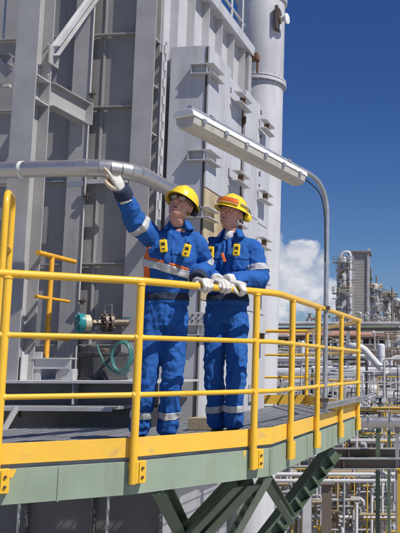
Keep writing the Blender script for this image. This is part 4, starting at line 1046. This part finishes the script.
body, jac, tro, jme, tme, HM, lat, fw = person('person', 'worker in blue with yellow helmet and spectacles pointing up left with a raised gloved hand', J, 2, -20, 1.3, 'workers in blue coveralls')
hel = helmet(HM, body); earmuff(HM, hel, 1, 'black', 0, -.004, .035, .72)
def h(*p): return HM @ Vector(p)
gl = MB()
for s in (-1,1):
    gl.tube([h(s*(.031+.024*math.cos(a)), -.101+.012*abs(math.cos(a)) if s*math.cos(a)>0 else -.101, .0+.017*math.sin(a)) for a in [2*math.pi*k/16 for k in range(17)]], .0022, 6)
    gl.tube([h(s*.055,-.090,.004), h(s*.078,-.01,.006)], .0022, 6)
gl.tube([h(-.008,-.103,.003), h(.008,-.103,.003)], .0022, 6); gg = gl.build('spectacles', M['black'], body)
for s in (-1,1):
    l_ = MB(); l_.lathe(h(s*.031,-.099,0), [(.0225,0),(.0225,.0012)], 16, axis=(h(s*.2,-1,0)-h(0,0,0))); l_.build('spectacle_lens', M['lens'], gg, smooth=True)
SPREAD = [(8,8,6),(58,70,40),(62,74,42),(66,74,42)]
glove('glove', J['handR'], SPREAD, [(.052,.044,-.020),(.062,.072,-.030),(.058,.096,-.038)], body, [M['glove'], M['glove_tan']], 1.06)
glove('glove', J['handL'], GRIP, THG, body, [M['glove'], M['black']], 1.06, dark_back=True)
for s in ('R','L'):
    wr, el = J['wr'+s], J['el'+s]; d = (wr-el).normalized(); m = MB(); limb(m, [wr-d*.045, wr-d*.01, wr+d*.03], [.060,.060,.056], 3); 
    me = remesh(m, .005, 2); displace(me, lambda c, n: .002*noise.noise(c*60)); link_mesh(me, 'cuff', M['blue_dark'], jac)
# bands
band(jme, 'reflective_band', M['silver'], jac, J['shR'].lerp(J['elR'],.80), J['elR']-J['shR'], .024, .14)
band(jme, 'reflective_band', M['silver'], jac, J['shL'].lerp(J['elL'],.82), (J['elL']-J['shL']), .024, .14, cond=near_axis(J['shL'], J['elL'], .092))
cb = J['waist'].lerp(J['chest'],.66); ax_ = Vector((.28,0,1)).normalized()
band(jme, 'reflective_band', M['silver'], jac, cb, ax_, .026, .27, off=.0065, cond=lambda c,n: (c-cb).dot(lat1) < .145 and n.dot(lat1) < .93)
band(jme, 'orange_piping', M['orange'], jac, cb+Vector((0,0,.037)), ax_, .007, .27, off=.0035, cond=lambda c,n: (c-cb).dot(lat1) < .145 and n.dot(lat1) < .93)
sp_ = J['chest']-lat1*.16
patch(jme, 'side_panel', M['orange'], jac, [(sp_+Vector((0,0,.075)),Vector((0,0,1))),(J['waist']+Vector((0,0,.05)),Vector((0,0,-1)))], near=(sp_-Vector((0,0,.08)),.22), off=.002, cond=lambda c,n: (c-J['chest']).dot(lat1) < -.118)
device(at(163.5,246,5.225), (-.12,0,1), Vector((.1,-1,.1)), jac); device(at(186.5,250.5,5.235), (.22,0,1), Vector((.25,-1,.1)), jac)

m = MB(); nk = J['neck']; m.ball(nk+Vector((-.008,-.030,-.018)), (.052,.038,.050), 16, 10); m.build('undershirt', M['blue_dark'], body, smooth=True)
# second worker
lat2 = Vector((1, -.02, 0))
J2 = dict(lat=lat2, pelvis=at(226.5,316,5.80), waist=at(228,292,5.79), chest=at(232,263,5.77), shl=at(233,246,5.77), neck=at(232.5,234,5.76), head=at(231,213,5.72),
    shR=at(210,248,5.78), elR=at(204,274,5.72), shL=at(253,250,5.78), elL=at(259,279,5.74),
    hipR=at(216,320,5.80), hipL=at(236.5,320,5.80), knR=at(214,374,5.76), knL=at(236.5,374,5.70), anR=at(217.5,427,5.82), anL=at(233,427,5.74),
    toeR=at(213,436,5.60), toeL=at(231,436,5.56), hs=.99, tilt=9, smile=1)
J2['handR'] = gripframe(221.5, 1, -8); J2['handL'] = gripframe(238, -1, 22, .16)
J2['wrR'] = J2['handR'] @ Vector((0,-.03,.01)); J2['wrL'] = J2['handL'] @ Vector((0,-.03,.01))
body2, jac2, tro2, jme2, tme2, HM2, lat, fw = person('person', 'smiling worker in blue with orange goggles on his helmet, both gloves on the rail', J2, -15, -9, 8.1, 'workers in blue coveralls')
hel2 = helmet(HM2, body2, True); earmuff(HM2, hel2, 1, 'radio', 0, .006, .052, .9)
glove('glove', J2['handR'], GRIP, THG, body2, [M['glove']], 1.0)
glove('glove', J2['handL'], GRIP, THG, body2, [M['glove']], 1.06)
for s in ('R','L'):
    wr, el = J2['wr'+s], J2['el'+s]; d = (wr-el).normalized(); m = MB(); limb(m, [wr-d*.05, wr-d*.01, wr+d*.03], [.046,.050,.046], 3); link_mesh(remesh(m, .005, 2), 'glove_cuff', M['glove'], body2)
band(jme2, 'reflective_band', M['silver'], jac2, J2['shL'].lerp(J2['elL'],.68), J2['elL']-J2['shL'], .024, .14, cond=near_axis(J2['shL'], J2['elL'], .092))
band(jme2, 'reflective_band', M['silver'], jac2, J2['shR'].lerp(J2['elR'],.68), J2['elR']-J2['shR'], .024, .14, cond=near_axis(J2['shR'], J2['elR'], .09))
m = MB(); nk = J2['neck']; m.ball(nk+Vector((-.012,-.042,-.020)), (.048,.034,.050), 16, 10); m.build('undershirt', M['shirt'], body2, smooth=True)
device(at(210.5,252.5,5.635), (0,0,1), Vector((0,-1,.1)), jac2); device(at(236.5,250,5.605), (.06,0,1), Vector((.1,-1,.1)), jac2)
m = MB(); a_ = at(222,253,5.615); m.bar(a_, at(225,262,5.61), .02, .012, up=(0,-1,0)); m.build('collar_tab', M['orange'], jac2, bevel=.003)
#BG
# ------------------------------------------------------------ near pipes and steel right of the platform
rng = random.Random(21)
def pipe_thing(name, label, pts, r, mat, round_=0, n=14, group=None, supports=(), flanges=(), cat='pipe'):
    pts = [Vector(p) for p in pts]; c = Vector((pts[0]+pts[-1])/2); t = thing(name, label, cat, (c.x, c.y, min(p.z for p in pts)-r), 0, group)
    path = roundpath(pts, round_, 6) if round_ else pts; m = MB(); m.tube(path, r, n); m.build('pipe_run', M[mat], t, smooth=True, auto=60)
    for f in flanges:
        a, b = pts[0], pts[-1]; q = a.lerp(b, f); d = (b-a).normalized(); m = MB(); m.tube([q-d*r*.25, q+d*r*.25], r*1.28, n); m.build('flange', M[mat], t, smooth=True)
    for x in supports:
        q = pts[0].lerp(pts[-1], x); m = MB(); m.box((q.x-r*.35, q.y-r*.35, GZ), (q.x+r*.35, q.y+r*.35, q.z-r*.9)); m.build('support', M['far_grey'], t)
    return t
def hz_(x, y, Y): return at(x, y, Y)
q = at(380, 422.5, 12.6)
pipe_thing('pipe', 'shiny clad pipe running level from the right end of the platform', [(-.62,12.6,q.z),(9,12.6,q.z)], .087, 'alu', flanges=(.015,.05,.12), supports=(.06,.7))
def beam_thing(x0, x1, y, Y, hpx, label, mat='far_brown', group=None):
    z = at(x0,y,Y).z; h_ = hpx*Y/FPX; t = thing('steel_beam', label, 'beam', (at(x0,y,Y).x, Y, z-h_/2), 0, group)
    m = MB(); m.box((at(x0,y,Y).x, Y-.09, z+h_/2-.012), (x1, Y+.09, z+h_/2)); m.build('upper_flange', M['far_grey'], t)
    m = MB(); m.box((at(x0,y,Y).x, Y-.09, z-h_/2), (x1, Y+.09, z-h_/2+.012)); m.build('lower_flange', M['far_grey'], t)
    m = MB(); m.box((at(x0,y,Y).x, Y-.006, z-h_/2+.013), (x1, Y+.006, z+h_/2-.013)); m.build('web', M[mat], t)
    for k in range(8):
        xx = at(x0,y,Y).x+.25+k*1.1
        if xx < x1: m = MB(); m.box((xx, Y-.085, z-h_/2+.013), (xx+.012, Y-.007, z+h_/2-.013)); m.build('stiffener', M[mat], t)
beam_thing(334, 9, 453, 13.2, 9, 'brown steel beam, upper of the two level beams below the platform corner')
beam_thing(328, 9, 463.5, 12.6, 10, 'brown steel beam, lower of the two level beams below the platform corner')
pipe_thing('pipe', 'thin pale pipe directly under the two brown beams', [at(262,474.5,14)*1, Vector((9,14,at(300,474.5,14).z))], .034, 'far_white', flanges=(.2,))
pipe_thing('pipe', 'thin pale pipe, lower of the two under the brown beams', [at(258,481,14.6)*1, Vector((9,14.6,at(300,481,14.6).z))], .034, 'far_white', flanges=(.12,.3))
def post_thing(x, y0, Y, wpx, mat, label, group=None):
    p = at(x, y0, Y); w_ = wpx*Y/FPX/2; t = thing('steel_post', label, 'post', (p.x, Y, GZ), 0, group)
    m = MB(); m.box((p.x-w_, Y-w_, GZ), (p.x+w_, Y-w_+.02, p.z)); m.build('flange', M[mat], t)
    m = MB(); m.box((p.x-w_, Y+w_-.02, GZ), (p.x+w_, Y+w_, p.z)); m.build('flange', M[mat], t)
    m = MB(); m.box((p.x-.012, Y-w_+.021, GZ), (p.x+.012, Y+w_-.021, p.z)); m.build('web', M[mat], t)
    m = MB(); m.box((p.x-w_*1.6, Y-w_*1.6, p.z+.001), (p.x+w_*1.6, Y+w_*1.6, p.z+.02)); m.build('cap_plate', M[mat], t)
post_thing(308, 477, 15.2, 8, 'far_white', 'pale steel post below the platform, left of the brown grey one')
post_thing(327, 484, 15.2, 9, 'far_brown', 'brown grey steel post below the corner of the platform')
post_thing(378, 429, 13.0, 4.2, 'green_dark', 'slim green post standing under the shiny pipe, left of its twin')
post_thing(389, 431, 13.9, 3.2, 'green_dark', 'slimmer green post under the shiny pipe at the right')
post_thing(399.5, 470, 12.0, 4, 'far_yellow', 'yellow post at the lower right edge')
def ladder(x, y0, y1, Y, wpx, cage, label):
    p0 = at(x, y0, Y); p1 = at(x, y1, Y); w_ = wpx*Y/FPX; t = thing('caged_ladder' if cage else 'ladder', label, 'ladder', (p0.x+w_/2, Y, p1.z))
    for s in (0,1): m = MB(); m.box((p0.x+s*w_-.03, Y-.03, p1.z), (p0.x+s*w_+.03, Y+.03, p0.z)); m.build('stile', M['far_yellow'], t)
    n = int((p0.z-p1.z)/.32)
    for k in range(n): m = MB(); z = p1.z+.15+k*.32; m.box((p0.x+.031, Y-.018, z), (p0.x+w_-.031, Y+.018, z+.036)); m.build('rung', M['far_yellow'], t)
    if cage:
        for k in range(int((p0.z-p1.z)/.8)):
            z = p1.z+.4+k*.8; m = MB(); cx_ = p0.x+w_/2
            m.tube([(cx_+w_*.62*math.cos(a), Y-.06-w_*1.1*abs(math.sin(a)), z) for a in [math.pi*i/8 for i in range(9)]], .025, 6); m.build('cage_hoop', M['far_yellow'], t, smooth=True)
        for a in (.6, 1.57, 2.5): m = MB(); cx_ = p0.x+w_/2; xx, yy = cx_+w_*.62*math.cos(a), Y-.09-w_*1.1*abs(math.sin(a)); m.tube([(xx,yy,p1.z+.3),(xx,yy,p0.z)], .018, 6); m.build('cage_bar', M['far_yellow'], t)
ladder(353, 470, 560, 24, 8, True, 'yellow caged ladder going down between pale pipes at the lower right')
ladder(362, 402, 450, 33, 5, False, 'short yellow ladder just right of the platform corner')
ladder(341, 398, 470, 40, 6, True, 'yellow caged ladder seen between rail posts')
def walkway(x0, x1, y, Y, label, d=1.2):
    a, b = at(x0,y,Y), at(x1,y,Y); t = thing('walkway', label, 'walkway', ((a.x+b.x)/2, Y, a.z))
    m = MB(); m.box((a.x,Y,a.z-.06),(b.x,Y+d,a.z)); m.build('floor', M['far_grey'], t)
    for zz in (.55,1.05):
        m = MB(); m.tube([(a.x,Y,a.z+zz),(b.x,Y,a.z+zz)], .028, 6); m.build('rail', M['far_yellow'], t)
    n = max(2, int((b.x-a.x)/1.0))
    for k in range(n+1): m = MB(); xx = a.x+(b.x-a.x)*k/n; m.tube([(xx,Y,a.z),(xx,Y,a.z+1.05)], .028, 6); m.build('rail_post', M['far_yellow'], t)
    for xx in (a.x+.1, b.x-.1): m = MB(); m.box((xx-.08,Y+d*.5,GZ),(xx+.08,Y+d*.5+.16,a.z-.061)); m.build('leg', M['far_grey'], t)
walkway(346, 371, 527, 22, 'yellow railed walkway at the foot of the caged ladder')
walkway(330, 352, 452, 44, 'small yellow railed walkway behind the green brace')
walkway(300, 345, 404, 60, 'long yellow railed walkway beyond the platform floor')
walkway(384, 420, 505, 26, 'yellow railed walkway at the lower right corner')
for i,(x,y0,Y,r,lab) in enumerate([(366,486,19,.05,'pale goose neck pipe, left one of the pair right of the caged ladder'),(373,486,19.3,.05,'pale goose neck pipe, right one of the pair right of the caged ladder')]):
    a = at(x,y0+5,Y); pipe_thing('pipe', lab, [(a.x,Y,GZ),(a.x,Y,a.z),(a.x+.18,Y,a.z+.0),(a.x+.18,Y+.3,GZ)], r, 'far_white', .09)
# ------------------------------------------------------------ plant beyond
A_ = at(300,372,30)
pipe_thing('pipe', 'thick white pipe running level across the whole gap behind the rail', [(-30,30,at(380,372,30).z),(16,30,at(380,372,30).z)], .235, 'far_white', flanges=(.3,.49,.66), supports=(.2,.4,.58,.75,.9))
pipe_thing('pipe', 'thinner white pipe above the thick white one', [(-30,35,at(280,360,35).z),(-3.8,35,at(280,360,35).z),(-3.8,42,at(280,360,35).z)], .14, 'far_white', .4, flanges=(.5,), supports=(.3,.6,))
e0, e1, e2 = at(350,346,29.4), at(362,347,29.4), at(386,374,29.6)
pipe_thing('pipe', 'grey white pipe bending down on to the thick white pipe', [e0+Vector((0,3,-.2)), e0, e1, e2], .135, 'far_white', .6)
m = MB(); 
l0 = [at(347,369,31), at(347,356,31), at(369,356,31), at(369,369,31)]
pipe_thing('pipe', 'small white expansion loop behind the rail corner', l0, .075, 'far_white', .4)
l0 = [at(391,369,28.5), at(391,357,28.5), at(412,357,28.5), at(412,369,28.5)]
pipe_thing('pipe', 'small white pipe loop at the right edge above the thick pipe', l0, .06, 'far_white', .4)
def vessel(x, ytop, ybot, Y, wpx, mat, label, rings=2, group=None, platforms=0, name='vessel', cat='vessel', zb=None):
    p = at(x, ytop, Y); r = wpx*Y/FPX/2; z0 = zb if zb is not None else at(x,ybot,Y).z; t = thing(name, label, cat, (p.x, Y, z0), 0, group); z1 = p.z
    m = MB(); m.lathe((p.x,Y,0), [(r*.98,z0),(r,z0+.01)]+[(r,z1-r*.6)]+[(r*math.cos(a),z1-r*.6+r*.6*math.sin(a)) for a in [R(15*k) for k in range(1,6)]]+[(r*.05,z1)], 24); m.build('shell', M[mat], t, smooth=True)
    for k in range(rings):
        z = z0+(z1-z0)*(k+.7)/(rings+.6); m = MB(); m.lathe((p.x,Y,0), [(r*1.001,z),(r*1.05,z+.01),(r*1.05,z+r*.12),(r*1.001,z+r*.13)], 24); m.build('ring', M['far_grey'], t)
    for k in range(platforms):
        z = z0+(z1-z0)*(k+1)/(platforms+.25); m = MB(); ro = r*1.75
        a0, a1 = rng.uniform(-.6,.2), rng.uniform(2.6,4.6); na = 12; pts = [(p.x+ro*math.cos(a),Y-ro*math.sin(a)) for a in [a0+(a1-a0)*i/na for i in range(na+1)]]
        inn = [(p.x+r*1.01*math.cos(a),Y-r*1.01*math.sin(a)) for a in [a0+(a1-a0)*i/na for i in range(na+1)]]
        m.poly(pts+inn[::-1], z-.12, z); m.build('gallery', M['far_grey'], t)
        for zz in (.55,1.1): m = MB(); m.tube([(x_,y_,z+zz) for (x_,y_) in pts], .05, 6); m.build('gallery_rail', M['far_yellow'] if k%2 else M['far_grey'], t)
        m = MB()
        for (x_,y_) in pts[::2]: m.box((x_-.04,y_-.04,z+.001),(x_+.04,y_+.04,z+1.1))
        m.build('gallery_posts', M['far_grey'], t, kind='stuff')
        m = MB(); m.tube([(p.x-r*.2,Y-r*1.05,z-2.5),(p.x-r*.2,Y-r*1.05,z)], .12, 6); m.build('nozzle_pipe', M['far_brown'], t)
    return t
vessel(381, 343.5, 368, 36, 8, 'far_white', 'upright pale vessel with domed top behind the bending pipe', 1)
vessel(322, 352, 368, 40, 7, 'far_silver', 'short upright silver vessel seen just left of the lamp pole', 1)
vessel(302.5, 341, 366, 38, 5, 'far_white', 'slim white upright tank between the rail posts', 1)
# pipe bridge
t = thing('pipe_bridge', 'long level pipe bridge on trestles in front of the distant towers', 'pipe bridge', (-5, 60, GZ))
zb_ = at(340,323.5,60).z
for (yy, dz, r_) in ((60,0,.10),(60.8,.05,.14),(61.5,-.02,.09)):
    m = MB(); m.tube([(-60,yy,zb_+dz),(30,yy,zb_+dz)], r_, 8); m.build('pipe_run', M['far_silver'], t, smooth=True)
m = MB(); m.box((-60,60.2,zb_-.55),(30,60.35,zb_-.3)); m.build('girder', M['far_brown'], t)
for k in range(15):
    xx = -58+k*6; m = MB(); m.box((xx-.12,60.1,GZ),(xx+.12,60.4,zb_-.56)); m.build('trestle', M['far_grey'], t)
# long building with faded red roof
bl = thing('workshop', 'long low plant building with faded red roof and a row of dark openings', 'building', (-12, 92, GZ))
z0_, z1_ = at(340,334.5,90).z, at(340,329.5,97).z
xl, xr = -60, at(393,334,90).x
m = MB(); m.box((xl+.5,91,GZ),(xr-.3,103,z0_-1.5)); m.build('wall', M['far_green'], bl)
m = MB(); m.add([(xl,90,z0_-.2),(xr,90,z0_-.2),(xr,97,z1_-.2),(xl,97,z1_-.2),(xl,90,z0_),(xr,90,z0_),(xr,97,z1_),(xl,97,z1_)], [(0,3,2,1),(4,5,6,7),(0,1,5,4),(1,2,6,5),(2,3,7,6),(3,0,4,7)]); rf = m.build('roof', M['far_red'], bl)
m = MB(); m.add([(xl,104,z0_-.2),(xr,104,z0_-.2),(xr,97.02,z1_-.2),(xl,97.02,z1_-.2),(xl,104,z0_),(xr,104,z0_),(xr,97.02,z1_),(xl,97.02,z1_)], [(0,3,2,1),(4,5,6,7),(0,1,5,4),(1,2,6,5),(2,3,7,6),(3,0,4,7)]); m.build('roof', M['far_red'], bl)
k = 0; xx = xr-1
while xx > -34:
    m = MB(); m.box((xx-.62,90.8,z0_-1.3),(xx,90.98,z0_-.45)); m.build('opening', M['dark'], bl); 
    m = MB(); m.box((xx-.12,90.4,GZ),(xx+.08,90.7,z0_-.25)) if k%3==0 else m.box((xx+.02,90.6,z0_-1.4),(xx+.1,90.75,z0_-.3)); m.build('mullion', M['far_green'], bl); xx -= .92; k += 1
for i,(dz) in enumerate((1.4,1.75,2.6,3.4)): m = MB(); m.box((xl+.5,90.3-i*.1,z0_-dz-.12),(xr-.3,90.6-i*.1,z0_-dz)); m.build('girt', M[('far_brown','far_green','far_grey','far_brown')[i]], bl)
m = MB(); m.box((xr-4,93,z1_-.6),(xr+.2,96.9,z1_+.35)); m.build('roof_unit', M['far_green'], bl)
# towers
vessel(343.2, 255.5, 0, 150, 12.5, 'far_silver', 'tall silver column with galleries left of the ribbed stack', 5, None, 5, 'column_tower', 'tower', GZ)
a = at(345,252.5,149); b = at(352,262,149)
pipe_thing('pipe', 'pale overhead pipe arching from the silver column and running down beside it', [Vector((a.x-1,149,a.z-1.0)), Vector((a.x-.3,149,a.z+.1)), Vector((b.x-.35,149,a.z+.1)), Vector((b.x-.35,149,GZ))], .30, 'far_white', 1.2)
rs_ = thing('ribbed_stack', 'tall rectangular grey ribbed heater stack, highest of the distant group', 'stack', (at(360,300,156).x, 156, GZ))
xa_, xb_ = at(352,300,155).x, at(369,300,155).x; zt_ = at(360,251.5,155).z
m = MB(); m.box((xa_+.1,155.1,GZ),(xb_-.1,160,zt_-.3)); m.build('casing', M['far_rib'], rs_)
k = 0; z = GZ+1
while z < zt_-.5: m = MB(); m.box((xa_+.3,155.075,z),(xb_-.45,155.095,z+.08)); m.build('rib', M['far_rib'], rs_); z += .62
for xx, w_ in ((xa_,.25),(xb_-.4,.4)): m = MB(); m.box((xx,154.8,GZ),(xx+w_,155.09,zt_-.31)); m.build('corner_post', M['far_silver'], rs_)
m = MB(); m.box((xa_-1.0,154.6,zt_-.29),(xb_+.35,160.4,zt_+.05)); m.build('top_slab', M['far_brown'], rs_)
m = MB(); m.box((xb_-.3,155,zt_+.051),(xb_+.2,156,zt_+.6)); m.build('vent', M['far_silver'], rs_)
vessel(374.5, 283, 0, 165, 9.5, 'far_silver', 'medium silver column with galleries right of the ribbed stack', 3, None, 4, 'column_tower', 'tower', GZ)
vessel(387, 291, 0, 170, 9, 'far_silver', 'shorter silver column between its taller neighbour and the right edge', 3, None, 4, 'column_tower', 'tower', GZ)
vessel(397, 298, 0, 175, 8, 'far_silver', 'lowest silver column at the right edge of the sky line', 3, None, 3, 'column_tower', 'tower', GZ)
for (x,y,lab) in ((371,268,'thin brown vent mast right behind the ribbed stack'),(376.5,276,'thin mast above the medium silver column'),(392,287,'thin mast between the two right hand columns')):
    p = at(x,y,168); t = thing('vent_mast', lab, 'mast', (p.x,168,GZ)); m = MB(); m.tube([(p.x,168,GZ),(p.x,168,p.z)], [.35,.18], 8); m.build('shaft', M['far_brown'], t)
    m = MB(); m.box((p.x-.4,167.6,p.z-2.4),(p.x+.4,168.4,p.z-2.2)); m.build('lamp_bracket', M['far_brown'], t)
# steel frames among the pipework
for i,(x,y,Y,wd,dp,lv) in enumerate([(300,395,26,3.0,3,3),(340,396,34,4,4,3),(372,385,46,5,5,4),(394,392,30,3.5,3,3),(280,385,48,6,4,4),(325,376,66,8,6,4),(385,352,70,7,6,5),(290,350,76,9,6,5),(352,432,22,1.8,2,2),(392,440,20,2,2,2),(350,350,80,8,4,5),(415,380,40,5,5,4)]):
    p = at(x,y,Y); t = thing('pipe_rack', ['nearest open steel frame below the lamp pole','open steel frame behind the rail corner','open steel frame right of the platform corner','open steel frame at the right edge','open steel frame beside the chimney','wide far steel frame behind the thick white pipe','tall far steel frame under the towers','wide far steel frame near the chimney','small low steel frame right of the green brace','small low steel frame at the lower right','far steel frame under the ribbed stack','steel frame outside the right edge'][i], 'steel frame', (p.x,Y,GZ))
    mt = ('far_grey','far_brown','far_grey','far_green','far_brown')[i%5]; s_ = .09 if Y < 40 else .14
    for sx in (-1,1):
        for sy in (0,1): m = MB(); m.box((p.x+sx*wd/2-s_,Y+sy*dp-s_,GZ),(p.x+sx*wd/2+s_,Y+sy*dp+s_,p.z)); m.build('post', M[mt], t)
    for l in range(lv):
        z = p.z - l*2.3 - .1
        for sy in (0,1): m = MB(); m.box((p.x-wd/2+s_+.001,Y+sy*dp-s_*.8,z-s_*2),(p.x+wd/2-s_-.001,Y+sy*dp+s_*.8,z)); m.build('beam', M[mt], t)
        for sx in (-1,1): m = MB(); m.box((p.x+sx*wd/2-s_*.8,Y+s_+.001,z-s_*2),(p.x+sx*wd/2+s_*.8,Y+dp-s_-.001,z)); m.build('beam', M[mt], t)
    m = MB(); m.bar((p.x-wd/2,Y-s_*1.3,p.z-2.3),(p.x+wd/2,Y-s_*1.3,p.z-.2),.03,s_); m.build('diagonal', M[mt], t)
# drums and exchangers lying among the frames
for i,(x,y,Y,l,r) in enumerate([(352,392,28,1.6,.35),(385,400,26,1.2,.3),(296,388,38,2.5,.5),(330,425,30,2.2,.45),(388,470,24,2,.45),(345,500,26,2,.5),(310,505,22,1.6,.4)]):
    p = at(x,y,Y); t = thing('exchanger', ['lying silver drum behind the perforated strut','lying silver drum above the shiny pipe','lying silver drum beyond the far toe board','lying silver drum behind the green brace','lying silver drum low at the right','lying silver drum left of the caged ladder foot','lying silver drum below the platform between two posts'][i], 'drum', (p.x,Y,p.z-r))
    m = MB(); m.lathe((p.x-l/2,Y,p.z), [(r*.4,-r*.45),(r*.8,-r*.3),(r,0),(r,l),(r*.8,l+r*.3),(r*.4,l+r*.45)], 20, axis=(1,0,0)); m.build('shell', M['far_silver'], t, smooth=True)
    for k in (.2,.8): m = MB(); m.box((p.x-l/2+l*k-.06,Y-r*.7,GZ),(p.x-l/2+l*k+.06,Y+r*.7,p.z-r*.6)); m.build('saddle', M['concrete'], t)
    for k in (.1,.9): m = MB(); m.lathe((p.x-l/2+l*k,Y,p.z), [(r*1.1,0),(r*1.1,.08)], 20, axis=(1,0,0)); m.build('flange', M['far_grey'], t)
# dense small pipework that nobody could count
def tangle(name, label, mat, n, boxes, rr, seed, kinds, ls=1.0):
    g = random.Random(seed); m = MB()
    for _ in range(n):
        (x0,x1,y0,y1,Y0,Y1) = boxes[g.randrange(len(boxes))]
        Y = g.uniform(Y0,Y1); p = at(g.uniform(x0,x1), g.uniform(y0,y1), Y); sc_ = Y/30; r = g.uniform(*rr)*sc_**.7; l = g.uniform(.2,1.0)**1.6*2.4*sc_**.5*ls
        k = g.random()
        if k < kinds[0]: pts = [p, p+Vector((l,0,0))]
        elif k < kinds[1]: pts = [p, p-Vector((0,0,l))]
        elif k < kinds[2]: pts = [p, p+Vector((0,l,0))]
        elif k < kinds[3]: pts = roundpath([p, p+Vector((0,0,l*.6)), p+Vector((l*.6*g.choice((-1,1)),0,l*.6))], r*3, 3)
        else: m.lathe(p, [(r*2.4,0),(r*2.4,r),(r,r*1.1),(r,r*4),(r*3,r*4.1),(r*3,r*4.8)], 8, axis=g.choice(((1,0,0),(0,0,1),(0,1,0)))); continue
        m.tube(pts, r, 6)
    o = m.build(name, M[mat], kind='stuff'); tag(o, label, 'pipework', kind='stuff')
ZU = [(255,402,398,422,19,29),(255,402,383,402,31,62),(262,402,392,414,24,44)]
ZL = [(262,402,432,535,17,30),(300,402,430,470,24,44),(262,402,480,535,18,26)]
ZM = [(262,402,348,363,64,87)]
ZT = [(336,351,262,322,147,152),(369,381,284,322,163,167),(382,392,292,322,168,172),(392,402,300,322,173,177),(300,402,316,326,100,170)]
tangle('pipework', 'tangle of thin silver pipes and fittings packed under the thick white pipe', 'far_silver', 1500, ZU, (.012,.045), 3, (.22,.5,.62,.72))
tangle('pipework', 'tangle of small white pipes and valves among the silver ones', 'far_white', 700, ZU, (.010,.035), 4, (.25,.55,.62,.8))
tangle('pipework', 'tangle of dark small fittings and supports among the silver pipes', 'dark', 500, ZU, (.014,.05), 5, (.2,.5,.6,.7))
tangle('pipework', 'tangle of silver pipes in the lower plant below the platform', 'far_silver', 700, ZL, (.02,.08), 13, (.35,.7,.75,.88), 1.3)
tangle('pipework', 'tangle of pale vertical pipes in the lower plant', 'far_white', 520, ZL, (.025,.085), 14, (.35,.75,.8,.95), 1.5)
tangle('pipework', 'tangle of dark pipes and steel in the shade low in the plant', 'far_grey', 500, ZL, (.02,.08), 15, (.35,.75,.8,.9))
tangle('pipework', 'tangle of brown rusty pipes and supports low in the plant', 'far_tan', 560, ZL, (.02,.07), 6, (.35,.8,.85,.95))
tangle('pipework', 'scattered yellow rails and handwheels through the plant', 'far_yellow', 560, ZL+ZL+ZU[:1], (.014,.04), 8, (.4,.8,.85,.95))
tangle('pipework', 'small grey and brown pipes in the shade under the long building', 'far_brown', 260, ZM, (.02,.06), 9, (.35,.7,.8,.9))
tangle('pipework', 'small silver pipes in front of the long building', 'far_silver', 160, ZM, (.02,.05), 10, (.35,.7,.8,.9))
tangle('pipework', 'small brown ducts and fittings clinging to the distant towers', 'far_brown', 420, ZT, (.02,.05), 11, (.25,.5,.6,.7), .3)
tangle('pipework', 'small silver fittings clinging to the distant towers', 'far_silver', 360, ZT, (.02,.05), 12, (.25,.6,.7,.8), .3)
